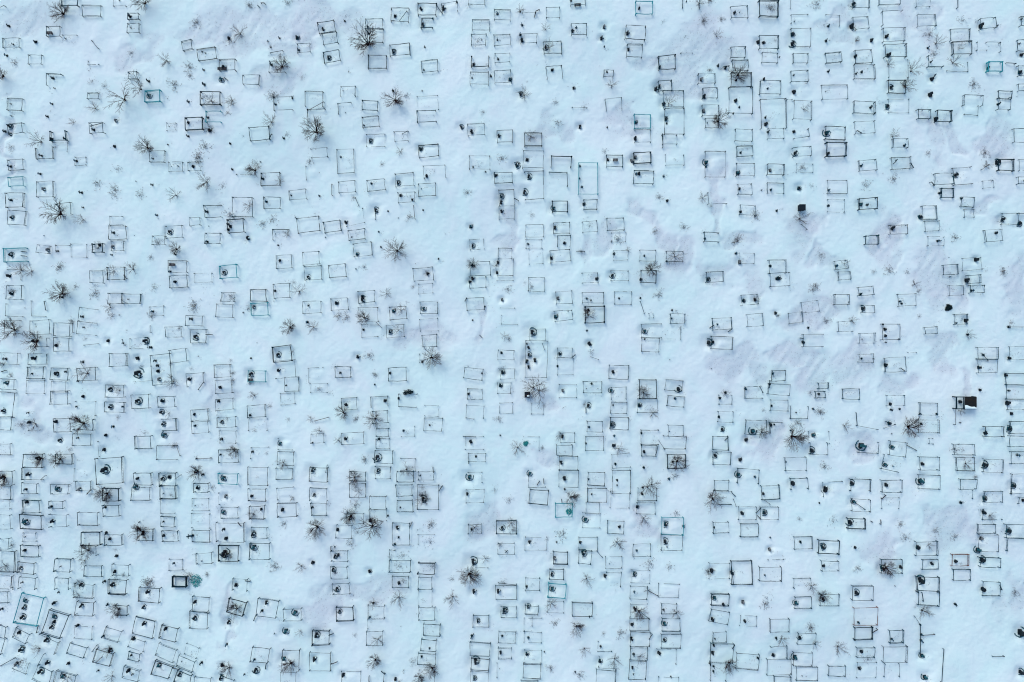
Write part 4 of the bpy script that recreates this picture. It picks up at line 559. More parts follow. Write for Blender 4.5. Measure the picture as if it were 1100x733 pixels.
PLANTS = """
132.9,106.6,15.5,2; 394.2,44.8,15.5,3; 339.4,140.9,14.7,3; 573.2,416.6,14.7,2; 579.4,420.7,14.7,2; 62.6,229.2,13.1,3; 398.9,566.2,12.4,3
221.5,195.7,11.6,2; 426.7,269.4,11.6,3; 11.6,354.8,11.6,3; 463,384.2,11.6,3; 88.1,455.5,11.6,3; 852.3,469.4,11.6,3; 503.6,618.8,11.6,3
155.3,3.1,10.8,3; 66.5,13.9,10.8,3; 151.5,95.8,10.8,2; 423.6,106.6,10.8,3; 793.5,79.6,10.8,3; 44,152.5,10.8,2; 213.7,169.5,10.8,1
63.4,315,10.8,3; 37.1,366.4,10.8,3; 92,401.2,10.8,2; 977.9,459.4,10.8,3; 340.1,566.2,10.8,3; 604.1,574.7,10.8,1; 695.7,523.7,10.8,2
766.8,537.6,10.8,3; 302.6,71.1,10,3; 978.7,76.5,10,2; 772.2,130,10,3; 207.5,328.5,10,1; 184.4,410.5,10,2; 3.1,513.5,10,3
728.2,496.5,10,3; 901.7,695.7,10,2; 227.6,109,9.3,2; 187.5,91.2,9.3,1; 257,35.5,9.3,2; 247.7,44.8,9.3,1; 294.1,103.5,9.3,1
877,4.6,9.3,1; 1005.7,47.1,9.3,2; 1023.5,68,9.3,2; 157.6,158.6,9.3,3; 105.1,197.3,9.3,1; 221.5,157.1,9.3,1; 189,209.6,9.3,2
291.8,131.6,9.3,2; 246.2,231.5,9.3,1; 292.5,235.4,9.3,1; 725.1,275.5,9.3,2; 860,234.6,9.3,2; 102,314.6,9.3,1; 311.1,351.7,9.3,3
402.7,450.1,9.3,3; 556.2,481,9.3,2; 700.4,521.2,9.3,2; 113.6,530.7,9.3,3; 150.7,573.2,9.3,3; 376.5,554.6,9.3,3; 698,605.6,9.3,1
953.2,610.3,9.3,3; 157.6,627.7,9.3,1; 23.2,711.2,9.3,1; 312.6,712.7,9.3,3; 428.2,642.4,9.3,2; 463.8,718.9,9.3,3; 486.6,641.6,9.3,2
821.4,647.8,9.3,1; 990.3,655.5,9.3,2; 3.1,81.9,8.5,3; 210.6,24,8.5,1; 179.7,65.7,8.5,2; 273.2,182.6,8.5,3; 32.5,291,8.5,2
12.4,312.6,8.5,1; 415.1,315.7,8.5,2; 699.6,289.5,8.5,3; 792,257.8,8.5,1; 321.1,313.1,8.5,2; 37.9,455.5,8.5,2; 64.9,493.4,8.5,3
209.9,507.3,8.5,3; 436.7,504.2,8.5,2; 92.7,592.5,8.5,3; 613.4,534.5,8.5,3; 662.5,582.5,8.5,2; 124.4,656.3,8.5,3; 253.9,654.8,8.5,3
402.7,709.6,8.5,3; 686.5,657.1,8.5,3; 660.2,708.1,8.5,2; 784.6,714.3,8.5,3; 17,68,7.7,1; 204.5,72.6,7.7,1; 563.1,102,7.7,2
718.9,110.5,7.7,2; 750.6,4.6,7.7,2; 756,23.2,7.7,1; 827.5,9.3,7.7,1; 973.3,92.7,7.7,3; 1044.4,91.2,7.7,1; 1032,23.2,7.7,1
998,37.1,7.7,1; 123.6,203.5,7.7,1; 150.7,209.6,7.7,1; 599.5,132.4,7.7,1; 539.2,169.5,7.7,1; 929.5,198.8,7.7,1; 1056.7,164.8,7.7,1
959.4,191.9,7.7,1; 88.9,236.1,7.7,2; 21.6,290.2,7.7,2; 142.2,289.5,7.7,2; 63.4,287.1,7.7,1; 123.6,210.6,7.7,1; 664,257,7.7,1
812.1,231.5,7.7,1; 956.3,291,7.7,1; 119,339.4,7.7,1; 391.9,341.7,7.7,3; 428.2,354.8,7.7,2; 337,351.7,7.7,2; 396.5,382.6,7.7,1
708.1,316.2,7.7,1; 44,492.6,7.7,3; 250.8,484.9,7.7,3; 368.7,443.1,7.7,3; 381.1,512.7,7.7,3; 664.8,482.5,7.7,2; 691.9,422.3,7.7,3
725.1,511.9,7.7,1; 856.9,454.7,7.7,1; 881.6,442.4,7.7,1; 886.3,501.1,7.7,1; 1036.6,497.7,7.7,2; 123.6,624.2,7.7,1; 202.9,619.5,7.7,2
295.6,608.7,7.7,1; 382.6,542.3,7.7,1; 376.5,584,7.7,1; 454.5,536.1,7.7,3; 463,563.9,7.7,1; 462.2,582.5,7.7,1; 432.9,597.1,7.7,1
429,608.7,7.7,1; 630,621.9,7.7,2; 691.9,557,7.7,2; 760.6,614.9,7.7,1; 726.6,552.3,7.7,1; 718.9,608.7,7.7,1; 894.8,559.3,7.7,1
971.7,577.8,7.7,1; 1005.7,570.1,7.7,1; 1025.8,577,7.7,1; 72.6,728.2,7.7,2; 115.9,697.3,7.7,2; 119,727.4,7.7,2; 246.2,717.4,7.7,3
405.8,687.2,7.7,2; 592.5,648.6,7.7,2; 619.2,673.3,7.7,3; 666.4,680.3,7.7,1; 839.9,687.2,7.7,2; 871.6,629.3,7.7,2; 870.8,674.1,7.7,1
590.2,51,7,2; 657.1,91.2,7,2; 769.9,39.4,7,2; 102.8,116.9,7,2; 126.7,181.8,7,1; 225.3,139.3,7,2; 238.5,200.4,7,1
570.1,146.3,7,2; 958.6,147,7,2; 122.1,291,7,2; 267,220.7,7,2; 189.8,267.8,7,3; 734.4,243.9,7,1; 876.2,307.2,7,1
883.2,274,7,1; 1076.8,291.8,7,1; 117.5,330.1,7,2; 266.3,331.6,7,1; 372.6,340.9,7,1; 430.5,333.2,7,2; 632.1,338.6,7,3
1039.7,359.5,7,2; 304.1,497.2,7,2; 819.8,464.8,7,3; 1025,482.5,7,1; 4.6,608.7,7,2; 105.1,529.9,7,2; 243.9,596.4,7,3
271.7,552.3,7,2; 323.5,608.7,7,2; 385.7,528.4,7,2; 509.8,567,7,2; 549.2,562.4,7,2; 41.7,697.3,7,2; 238.5,714.3,7,1
401.2,647.8,7,2; 450.6,728.2,7,3; 628,697.3,7,2; 688,705.8,7,2; 726.6,658.6,7,2; 883.2,640.1,7,3; 99.7,88.1,6.2,1
205.2,81.9,6.2,1; 267.8,5.4,6.2,1; 309.5,3.1,6.2,1; 250,108.2,6.2,2; 436.7,102.8,6.2,1; 586.3,31.7,6.2,2; 512.9,44.8,6.2,1
596.4,110.5,6.2,1; 762.2,1.5,6.2,1; 1002.6,59,6.2,1; 954,69.5,6.2,2; 12.4,158.6,6.2,1; 249.6,112.3,6.2,2; 502.1,206.5,6.2,1
754.5,212.7,6.2,2; 708.1,212,6.2,1; 863.1,117.7,6.2,2; 861.5,180.3,6.2,1; 105.1,266.3,6.2,2; 170.5,260.9,6.2,1; 281.7,240,6.2,1
439.8,233.8,6.2,1; 507.5,284,6.2,3; 545.4,311.1,6.2,1; 533,284.8,6.2,1; 1025.8,255.5,6.2,1; 162.3,339.4,6.2,1; 165,308.5,6.2,1
888.6,344.8,6.2,1; 873.9,310.8,6.2,1; 23.2,457,6.2,1; 343.2,462.5,6.2,2; 391.9,493.4,6.2,1; 601,468.6,6.2,2; 535.3,450.1,6.2,1
701.9,443.9,6.2,2; 907.9,457.8,6.2,2; 84.2,628,6.2,2; 160.7,625,6.2,1; 464.5,608.7,6.2,1; 433.6,624.2,6.2,1; 546.9,537.6,6.2,1
551.5,570.1,6.2,1; 540.7,626.5,6.2,1; 920.3,610.3,6.2,1; 1062.9,553.9,6.2,2; 967.1,563.9,6.2,1; 442.9,711.2,6.2,1; 622.6,725.1,6.2,1
591,717.4,6.2,1; 596.4,669.5,6.2,1; 661.7,718.9,6.2,1; 875.5,691.9,6.2,2; 933.4,708.1,6.2,1; 1090.7,637,6.2,1; 112.8,92.7,5.4,1
558.5,10.8,5.4,2; 1028.9,53.3,5.4,2; 79.6,132.4,5.4,2; 300.3,195,5.4,2; 308.8,144.7,5.4,1; 429.8,163.3,5.4,2; 332.4,173.3,5.4,1
627.7,114.6,5.4,1; 649.4,162.5,5.4,1; 1058.3,179.5,5.4,2; 308,252.4,5.4,2; 633.1,243.1,5.4,1; 702.7,249.3,5.4,1; 907.9,283.3,5.4,2
983.3,305.7,5.4,2; 974.8,292.5,5.4,1; 75.7,345.5,5.4,1; 127.5,419.7,5.4,2; 364.9,339.1,5.4,2; 402.7,402.7,5.4,1; 342.5,418.2,5.4,1
541.5,361,5.4,2; 688,418.2,5.4,2; 915.6,344,5.4,2; 1086.1,346.3,5.4,1; 154.5,465.5,5.4,1; 185.9,479.5,5.4,1; 273.2,425.4,5.4,2
289.5,436.2,5.4,1; 273.2,462.5,5.4,1; 382.6,450.1,5.4,1; 363.3,472.5,5.4,2; 382.6,522.7,5.4,1; 778.4,422.3,5.4,2; 89.6,602.5,5.4,2
227.6,523.7,5.4,1; 304.9,563.1,5.4,1; 531.5,526,5.4,1; 521.4,600.7,5.4,2; 485.1,622.6,5.4,1; 997.2,585.5,5.4,2; 83.5,640.1,5.4,2
322.7,678,5.4,2; 141.4,57.2,4.6,1; 324.7,83.5,4.6,1; 762.2,75.7,4.6,1; 774.5,21.6,4.6,1; 128.3,129.3,4.6,1; 245.4,122.3,4.6,1
379.5,212.7,4.6,1; 873.1,199.6,4.6,1; 996.5,164.8,4.6,1; 162.3,276.3,4.6,1; 80.4,308,4.6,1; 247.7,318,4.6,1; 391.9,287.1,4.6,1
571.6,230,4.6,1; 570.9,308,4.6,1; 763.7,221.5,4.6,1; 91.2,364.1,4.6,1; 2.3,391.9,4.6,2; 150.7,393.5,4.6,1; 10.8,403.5,4.6,1
250.8,320.8,4.6,2; 250,408.9,4.6,1; 546.9,364.1,4.6,1; 812.1,321.6,4.6,2; 987.2,313.1,4.6,1; 75.7,482.5,4.6,1; 179.7,444.7,4.6,2
309.5,450.9,4.6,1; 334,450.1,4.6,2; 870.8,422.3,4.6,1; 1031.2,441.6,4.6,2; 11.6,586.3,4.6,1; 131.4,618.8,4.6,1; 185.1,576.3,4.6,1
221.5,618,4.6,1; 384.2,571.6,4.6,1; 429,732,4.6,1; 541.5,656.3,4.6,2; 695.7,634.2,4.6,2; 410.5,177.2,3.9,1; 519.1,120.8,3.9,1
315.7,303.4,3.9,1; 459.1,294.1,3.9,2; 443.7,308,3.9,1; 624.2,270.1,3.9,1; 674.1,268.6,3.9,2; 939.3,292.2,3.9,1; 191.3,352.5,3.9,1
314.2,378,3.9,1; 250,401.2,3.9,1; 268.6,412,3.9,1; 205.2,396.5,3.9,1; 247.7,387.3,3.9,1; 540,398.1,3.9,2; 634.7,378,3.9,2
836,339.4,3.9,1; 126,448.9,3.9,1; 243.9,450.1,3.9,1; 408.1,472.5,3.9,1; 453.7,523.5,3.9,1; 584.8,436.2,3.9,1; 582.5,481,3.9,1
627.7,434.6,3.9,1; 820.6,440.8,3.9,1; 1046.7,511.9,3.9,1; 122.9,591.7,3.9,1; 182.8,532.2,3.9,1; 314.2,534.5,3.9,2; 360.2,615.7,3.9,1
536.9,584.8,3.9,2; 599.5,573.2,3.9,1; 859.2,557.7,3.9,1; 381.1,682.6,3.9,1; 648.6,681,3.9,1; 920.3,43,3.4,3; 832.5,43.3,3.1,1
778.1,21.6,3.1,1; 563.9,303.4,3.1,1; 988,340.1,3.1,1; 286.4,487.2,3.1,1; 587.9,580.1,3.1,1; 566.2,88.1,1.9,1
"""
STICKS = """
98.9,44,105.1,51.8; 0,9.3,5.4,7; 240.8,83.5,243.9,85.8; 290.7,57.5,303.7,54.9; 276.3,5.4,278.6,7.7
280.2,3.1,284,3.4; 429,20.9,436.7,10.8; 468.4,4.6,474.6,13.6; 574,18.5,575.5,13.1; 575.5,12.4,579.4,10.5
777.6,71.4,783.8,70.3; 916.4,25.5,920,31.7; 1027.4,0,1027.4,9.3; 1079.9,68.3,1090.7,68.8; 1002.6,83.5,1005,80.1
98.1,136.2,110.5,133.1; 289.5,150.1,292.2,144.7; 333.2,118.5,347.9,110; 432.1,144,438.3,140.9; 356.4,198,356.4,209.6
552.8,212.7,557,215; 712.3,143.2,712.3,157.9; 920.3,140.9,924.6,143.5; 960.1,175.6,963.2,171.8; 977.9,175.6,981,180.3
1003.4,199.6,1000.3,195.7; 1053.6,182.6,1061.4,177.2; 59.5,219.9,64.1,223.8; 22.4,270.1,26.6,270.6; 22.4,274.8,26.6,275.2
133.2,295.6,135.7,299.5; 381.9,212.5,385.7,221.5; 403.5,227.6,403.5,236.1; 444.5,221.5,446,235.4; 591.7,275.5,591.7,283.3
619.5,270.1,628,270.1; 861.5,240.8,867.7,246.5; 786.6,260.9,792.8,259.3; 46.1,323.6,47.6,333.2; 77,347.1,77,357.1
88.9,371,103.5,369.5; 0,399.6,4.6,398.1; 54.9,421.3,71.9,421.3; 129.8,321.6,134.5,325.5; 160.4,350.2,160.4,357.1
130.6,364.9,133.2,371; 220.7,359.5,226.9,359.5; 217.6,401.2,217.6,411.2; 217.6,411.2,212.2,419; 404.3,346.3,409.7,351.7
433.6,422.5,443.7,420; 501.3,320,499.3,323.6; 515.2,360.2,517.9,362.9; 582.5,368.7,584.8,375.7; 614.6,384.2,618,381.1
634.7,383.4,643.2,386.5; 688,323.9,692.3,337; 762.2,352.5,766.8,349.4; 786.1,353.3,782.3,356.4; 859.7,363.3,863.1,363.8
826.8,408.9,826.8,416.6; 1084.5,351.4,1100,351.4; 967.9,395.8,972.5,398.9; 1054.4,379.5,1061.4,388; 44.8,515.3,49.5,511.1
188.7,479.5,192.1,490.3; 187.5,515,192.6,511.1; 209.1,493.4,225.3,492.6; 337.8,452.4,352.5,448.5; 352,499.5,350.5,507.3
465.3,501.9,465.8,507.3; 473,525,475.4,522; 500.5,448.9,509,450.4; 497.5,468.6,510.6,469.4; 503.6,495.7,503.6,498
577,521.2,579.4,517.3; 584.3,519.6,584,515; 629.6,438.5,629.6,443.9; 704.7,488.7,706.9,479.5; 708.1,474,714.6,483.3
779.2,473.3,782.7,469.9; 816.7,415.8,820.1,422.3; 919.8,443.6,921,457.5; 921,457.5,943.5,461.7; 1025.8,426.9,1025.5,456.3
950.1,460.1,962.8,456.3; 952.4,453.2,957,455.5; 974.8,478.7,984.9,484.1; 97.7,526.8,94,530.7; 205.2,575.5,205.2,577
255.5,561.6,258.9,565.5; 263.2,624.2,268.6,624.6; 355.6,587.1,355.6,592; 471.5,527.6,474.6,522.5; 440.3,566.2,442.6,561.1
603.3,536.9,603.8,541; 535.3,626.5,554.6,628.8; 640.9,591.7,647,598.7; 786.9,529.9,790.8,533.8; 788.5,536.9,791.5,544.6
821.4,537.6,827.5,542; 812.9,551.5,817.5,546.9; 814.4,554.6,817.5,557.7; 785.2,603.3,787.7,628; 921,541.5,929.5,547.7
935.7,560,936.5,560.8; 947.3,536.1,951.6,532.2; 945.5,558.5,945.5,563.1; 11.6,620,10.8,632.4; 55.9,650.1,59.5,647
115.1,639.3,132.1,640.4; 113.6,651.7,113.6,649.4; 40.5,673.3,38.6,680.3; 0,715.8,13.9,708.1; 102.8,712,109,706.5
274.8,661.4,272.8,666.4; 184.4,718.9,191.3,720.5; 286.4,712.7,285.6,718.1; 353.3,682.6,357.6,681; 355.6,713.5,361.8,711.2
396.5,726.6,396.5,733; 409.7,721.2,413.5,724.3; 412.8,723.5,412,733; 505.5,686.5,508.6,681.8; 571.6,664,571.6,673.3
696.5,634.7,706.5,640.1; 686.5,656.3,698,665.6; 697.3,687.2,700.7,681.8; 790,694.2,787.7,698; 937.6,679.5,942.7,676.4
989.5,636.2,991,645.5; 1074.5,629.3,1076.5,633.9; 981.8,661.7,988,671; 988,671,990.3,703.5; 989.5,682.6,1003.9,681.5
1013.5,697.3,1011.1,733; 1066,705,1078.4,705
"""
SPECIAL = [['G', 54.1, 36.3, 6.2, 0.0], ['G', 238.5, 73.9, 9.3, 0.0], ['G', 620.3, 5.9, 7.0, 0.8], ['G', 661.0, 172.1, 5.4, 0.0], ['G', 185.1, 284.5, 6.2, 0.0], ['Q', 861.9, 223.0, 5.9], ['G', 268.6, 408.1, 5.4, 0.0], ['Q', 439.0, 421.6, 4.6], ['Q', 566.5, 424.1, 5.3], ['U', 565.1, 476.7, 4.3], ['S', 1036.9, 432.8], ['X', 201.4, 577.0, 4.0], ['W', 184.1, 620.6, 43.7, 119.0], ['U', 209.9, 625.0, 11.6], ['U', 611.5, 550.0, 5.6], ['X', 543.8, 593.3, 4.6]]

# ------------------------------------------------------------ reading the plan
def rows(txt):
    return [r.strip().split(',') for r in txt.replace('\n', ';').split(';') if r.strip()]

PLOT = []
for r in rows(PLOTS):
    q = [float(v) for v in r[:8]]
    PLOT.append(dict(q=[(q[i], q[i + 1]) for i in (0, 2, 4, 6)], sides='tlrb' if r[8] == 'a' else r[8], st=r[9]))
MARK = [[float(v) for v in r] for r in rows(MARKS)]
PLANT = [[float(v) for v in r] for r in rows(PLANTS)]
STICK = [[float(v) for v in r] for r in rows(STICKS)]

def plan(px, py, z=0.0):
    """survey point -> world x, y for something whose visible top stands at height z"""
    k = M * (H - z) / H
    return (px - 550) * k, (366.5 - py) * k

# ------------------------------------------------------------ materials
def mat(name, col, rough=0.8, metal=0.0, noise=0.0, scale=8.0, col2=None, spec=0.3):
    m = bpy.data.materials.new(name)
    m.use_nodes = True
    n = m.node_tree
    b = n.nodes["Principled BSDF"]
    b.inputs["Roughness"].default_value = rough
    b.inputs["Metallic"].default_value = metal
    b.inputs["Specular IOR Level"].default_value = spec
    if col2 is None:
        col2 = tuple(c * (1 - noise) for c in col)
    tc = n.nodes.new("ShaderNodeNewGeometry")
    no = n.nodes.new("ShaderNodeTexNoise")
    no.inputs["Scale"].default_value = scale
    no.inputs["Detail"].default_value = 4
    rp = n.nodes.new("ShaderNodeValToRGB")
    rp.color_ramp.elements[0].position = 0.38
    rp.color_ramp.elements[1].position = 0.62
    rp.color_ramp.elements[0].color = (*col2, 1)
    rp.color_ramp.elements[1].color = (*col, 1)
    n.links.new(tc.outputs["Position"], no.inputs["Vector"])
    n.links.new(no.outputs[0], rp.inputs[0])
    n.links.new(rp.outputs[0], b.inputs["Base Color"])
    return m

MAT = dict(
    iron=mat("painted_iron", (0.003, 0.016, 0.026), 0.85, 0, 0, 1.2, (0.006, 0.032, 0.044), 0.06),
    iron2=mat("grey_iron", (0.004, 0.03, 0.045), 0.85, 0, 0, 1.0, (0.008, 0.055, 0.072), 0.06),
    teal=mat("teal_paint", (0.01, 0.21, 0.25), 0.7, 0, 0, 1.0, (0.02, 0.29, 0.33), 0.1),
    rust=mat("rusty_iron", (0.10, 0.035, 0.02), 0.9, 0, 0, 2.0, (0.17, 0.075, 0.045)),
    blue=mat("blue_paint", (0.03, 0.12, 0.2), 0.55, 0, 0, 1.0, (0.04, 0.16, 0.24)),
    granite=mat("dark_granite", (0.006, 0.012, 0.018), 0.7, 0, 0, 14, (0.012, 0.022, 0.03), 0.12),
    concrete=mat("grey_concrete", (0.16, 0.18, 0.19), 0.9, 0, 0, 6, (0.09, 0.11, 0.12)),
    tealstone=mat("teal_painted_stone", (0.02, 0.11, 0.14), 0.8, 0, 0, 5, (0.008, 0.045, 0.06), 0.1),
    wreath=mat("dark_wreath_leaves", (0.004, 0.014, 0.018), 0.9, 0, 0, 6, (0.012, 0.026, 0.028), 0.1),
    turq=mat("turquoise_fabric", (0.02, 0.34, 0.31), 0.8, 0, 0, 5, (0.02, 0.22, 0.24)),
    bark=mat("brown_bark", (0.014, 0.007, 0.007), 0.95, 0, 0, 5, (0.028, 0.012, 0.012), 0.05),
    twig=mat("reddish_twigs", (0.04, 0.017, 0.017), 0.95, 0, 0, 5, (0.022, 0.011, 0.012), 0.05),
    weed=mat("dry_weed_stalks", (0.035, 0.025, 0.03), 0.95, 0, 0, 5, (0.03, 0.02, 0.026), 0.1),
    straw=mat("rusty_grass", (0.30, 0.14, 0.09), 0.95, 0, 0, 5, (0.2, 0.1, 0.07)),
    roof=mat("dark_roofing_sheet", (0.012, 0.016, 0.018), 0.85, 0, 0, 3, (0.022, 0.019, 0.016), 0.1),
    wood=mat("weathered_board", (0.07, 0.065, 0.065), 0.9, 0, 0, 4, (0.035, 0.035, 0.04)),
)

def snow_material():
    m = bpy.data.materials.new("wind_packed_snow")
    m.use_nodes = True
    n = m.node_tree
    N, L = n.nodes, n.links
    b = N["Principled BSDF"]
    b.inputs["Roughness"].default_value = 0.75
    b.inputs["Specular IOR Level"].default_value = 0.2
    g = N.new("ShaderNodeNewGeometry")
    at = N.new("ShaderNodeAttribute")
    at.attribute_name = "thin_snow"
    def noise(scale, detail, rough=0.55, dist=0.0):
        t = N.new("ShaderNodeTexNoise")
        t.inputs["Scale"].default_value = scale
        t.inputs["Detail"].default_value = detail
        t.inputs["Roughness"].default_value = rough
        t.inputs["Distortion"].default_value = dist
        L.new(g.outputs["Position"], t.inputs["Vector"])
        return t
    # thin snow over frozen grass: pale pinkish grey, broken up by speckle
    big = noise(0.22, 5, 0.6, 0.6)
    mul = N.new("ShaderNodeMath"); mul.operation = 'MULTIPLY_ADD'
    L.new(big.outputs[0], mul.inputs[0]); mul.inputs[1].default_value = 1.5; mul.inputs[2].default_value = -0.68
    add = N.new("ShaderNodeMath"); add.operation = 'ADD'; add.use_clamp = True
    L.new(at.outputs["Fac"], add.inputs[0]); L.new(mul.outputs[0], add.inputs[1])
    fine = noise(3.2, 6, 0.7)
    fm = N.new("ShaderNodeMapRange")
    fm.inputs[1].default_value = 0.3; fm.inputs[2].default_value = 0.72
    fm.inputs[3].default_value = 0.55; fm.inputs[4].default_value = 1.0
    L.new(fine.outputs[0], fm.inputs[0])
    fac = N.new("ShaderNodeMath"); fac.operation = 'MULTIPLY'
    L.new(add.outputs[0], fac.inputs[0]); L.new(fm.outputs[0], fac.inputs[1])
    mix = N.new("ShaderNodeMixRGB")
    mix.inputs[1].default_value = (0.715, 0.865, 0.84, 1)
    mix.inputs[2].default_value = (0.60, 0.692, 0.712, 1)
    L.new(fac.outputs[0], mix.inputs[0])
    # slightly bluer and whiter snow in broad swathes
    sw = noise(0.11, 6, 0.62, 0.8)
    mr = N.new("ShaderNodeMapRange")
    mr.inputs[1].default_value = 0.38; mr.inputs[2].default_value = 0.62
    L.new(sw.outputs[0], mr.inputs[0])
    m2 = N.new("ShaderNodeMixRGB"); m2.blend_type = 'MULTIPLY'
    tint = N.new("ShaderNodeMixRGB")
    tint.inputs[1].default_value = (0.925, 0.995, 0.985, 1); tint.inputs[2].default_value = (1.015, 0.985, 1.0, 1)
    L.new(mr.outputs[0], tint.inputs[0])
    m2.inputs[0].default_value = 1.0
    L.new(mix.outputs[0], m2.inputs[1]); L.new(tint.outputs[0], m2.inputs[2])
    # brown grass specks where the cover is thinnest
    sp = noise(7.0, 3, 0.6)
    sr = N.new("ShaderNodeMapRange")
    sr.inputs[1].default_value = 0.66; sr.inputs[2].default_value = 0.74
    L.new(sp.outputs[0], sr.inputs[0])
    sf = N.new("ShaderNodeMath"); sf.operation = 'MULTIPLY'
    L.new(sr.outputs[0], sf.inputs[0]); L.new(add.outputs[0], sf.inputs[1])
    sf2 = N.new("ShaderNodeMath"); sf2.operation = 'MULTIPLY'; sf2.inputs[1].default_value = 0.5
    L.new(sf.outputs[0], sf2.inputs[0])
    m3 = N.new("ShaderNodeMixRGB")
    m3.inputs[2].default_value = (0.22, 0.17, 0.17, 1)
    L.new(sf2.outputs[0], m3.inputs[0]); L.new(m2.outputs[0], m3.inputs[1])
    L.new(m3.outputs[0], b.inputs["Base Color"])
    # ripples and crust
    bn = noise(1.1, 9, 0.68)
    bump = N.new("ShaderNodeBump")
    bump.inputs["Strength"].default_value = 0.33
    bump.inputs["Distance"].default_value = 0.22
    L.new(bn.outputs[0], bump.inputs["Height"])
    L.new(bump.outputs[0], b.inputs["Normal"])
    return m
MAT['snow'] = snow_material()

# ------------------------------------------------------------ ground
_lat = np.random.RandomState(3).rand(256, 256).astype(np.float32)
def vnoise(x, y):
    xi = np.floor(x).astype(int); yi = np.floor(y).astype(int)
    fx = x - xi; fy = y - yi
    fx = fx * fx * fx * (fx * (fx * 6 - 15) + 10); fy = fy * fy * fy * (fy * (fy * 6 - 15) + 10)
    a = _lat[xi % 256, yi % 256]; b = _lat[(xi + 1) % 256, yi % 256]
    c = _lat[xi % 256, (yi + 1) % 256]; d = _lat[(xi + 1) % 256, (yi + 1) % 256]
    return (a * (1 - fx) + b * fx) * (1 - fy) + (c * (1 - fx) + d * fx) * fy

STEP = 0.14
fx0, fx1, fy0, fy1 = -76.0, 76.0, -54.0, 54.0
coarse = np.array([3, 8, 16, 30, 55, 100, 190, 350, 700, 1400, 2500], float)
xs = np.concatenate([fx0 - coarse[::-1], np.arange(fx0, fx1 + STEP / 2, STEP), fx1 + coarse])
ys = np.concatenate([fy0 - coarse[::-1], np.arange(fy0, fy1 + STEP / 2, STEP), fy1 + coarse])
GX, GY = np.meshgrid(xs, ys)
# wind from the upper left lays long tongues of drift
u = (GX * 0.55 + GY * 0.83); v = (GX * 0.83 - GY * 0.55)
wx = GX + 2.5 * (vnoise(GX / 9, GY / 9) - .5); wy = GY + 2.5 * (vnoise(GX / 9 + 40, GY / 9 + 17) - .5)
Z = 0.7 * (vnoise(wx / 16 + 5, wy / 16 + 9) - .5)
Z += 0.24 * (vnoise(wx / 6 + 60, wy / 7 + 3) - .5)
Z += 0.062 * (vnoise(v / 1.9 + 11 + wx * .05, u / 4.2 + 2) - .5)
Z += 0.03 * (vnoise(v / 0.8 + 31, u / 1.5 + 8) - .5)
Z += 0.03 * (vnoise(GX / 0.35 + 31, GY / 0.35 + 8) - .5)

# patches where the wind has scoured the snow thin: x, y, half width, half height, turn
SCOUR = [(262, 28, 55, 24, 0), (215, 42, 28, 16, 20), (345, 18, 45, 18, 0), (300, 58, 18, 10, -30), (332, 40, 18, 22, -40),
         (758, 48, 42, 26, 10), (735, 84, 30, 14, 25), (700, 62, 20, 12, 0), (690, 228, 12, 16, -35), (712, 250, 24, 10, -48),
         (732, 282, 12, 20, -20), (766, 215, 9, 34, 0), (768, 292, 15, 12, 0), (795, 255, 18, 10, -30), (865, 250, 16, 28, -30),
         (885, 275, 10, 10, 0), (1072, 152, 18, 26, 10), (1004, 146, 10, 24, 20), (1028, 150, 9, 22, 25), (1000, 290, 15, 34, 20),
         (1030, 305, 12, 26, 10), (948, 262, 10, 30, 5), (872, 400, 15, 28, 0), (838, 384, 22, 12, 20), (795, 395, 18, 22, -30),
         (905, 392, 24, 18, 10), (822, 474, 14, 22, 0), (868, 340, 26, 14, 15), (1018, 566, 30, 24, -20), (990, 555, 12, 18, 0),
         (950, 590, 16, 26, 0), (1012, 378, 12, 26, 5), (1040, 410, 10, 18, 0), (960, 410, 18, 14, 0), (543, 247, 9, 18, 0),
         (516, 338, 6, 22, 0), (588, 432, 16, 16, 20), (594, 490, 14, 16, -35), (810, 305, 14, 22, 20), (640, 262, 10, 20, 0),
         (672, 130, 14, 24, -10), (1090, 300, 12, 34, 0), (30, 455, 22, 14, 0), (5, 160, 6, 50, 0), (390, 640, 40, 12, 0),
         (350, 650, 18, 24, 0), (250, 670, 6, 40, 0), (455, 360, 22, 18, 0), (590, 140, 22, 14, 0), (40, 20, 40, 18, 0),
         (150, 60, 25, 14, 20), (930, 480, 18, 14, 0), (1085, 640, 16, 22, 0), (690, 560, 14, 12, 0), (230, 430, 24, 12, 0),
         (900, 30, 30, 14, 0), (985, 30, 20, 26, 10), (1062, 220, 18, 12, 0), (300, 90, 24, 12, 0), (520, 560, 20, 14, 0)]
thin = np.zeros_like(GX)
jx = GX + 3.6 * (vnoise(GX / 2.6 + 71, GY / 2.6 + 5) - .5) + 1.2 * (vnoise(GX / .9, GY / .9 + 50) - .5)
jy = GY + 3.6 * (vnoise(GX / 2.6 + 9, GY / 2.6 + 91) - .5)
for (px, py, a, b, t) in SCOUR:
    cx, cy = plan(px, py); a *= M; b *= M; t = math.radians(t)
    R = max(a, b) * 1.8 + 3
    i0, i1 = np.searchsorted(xs, [cx - R, cx + R]); j0, j1 = np.searchsorted(ys, [cy - R, cy + R])
    X = jx[j0:j1, i0:i1] - cx; Y = jy[j0:j1, i0:i1] - cy
    e = ((X * math.cos(t) + Y * math.sin(t)) / a) ** 2 + ((-X * math.sin(t) + Y * math.cos(t)) / b) ** 2
    k = 1 / (1 + np.exp((np.sqrt(e) - 1.0) * 8))
    thin[j0:j1, i0:i1] = np.maximum(thin[j0:j1, i0:i1], k)
Z -= 0.10 * thin
Z += thin * 0.07 * (vnoise(v / 0.55 + 3, u / 2.2 + 8) - .5)

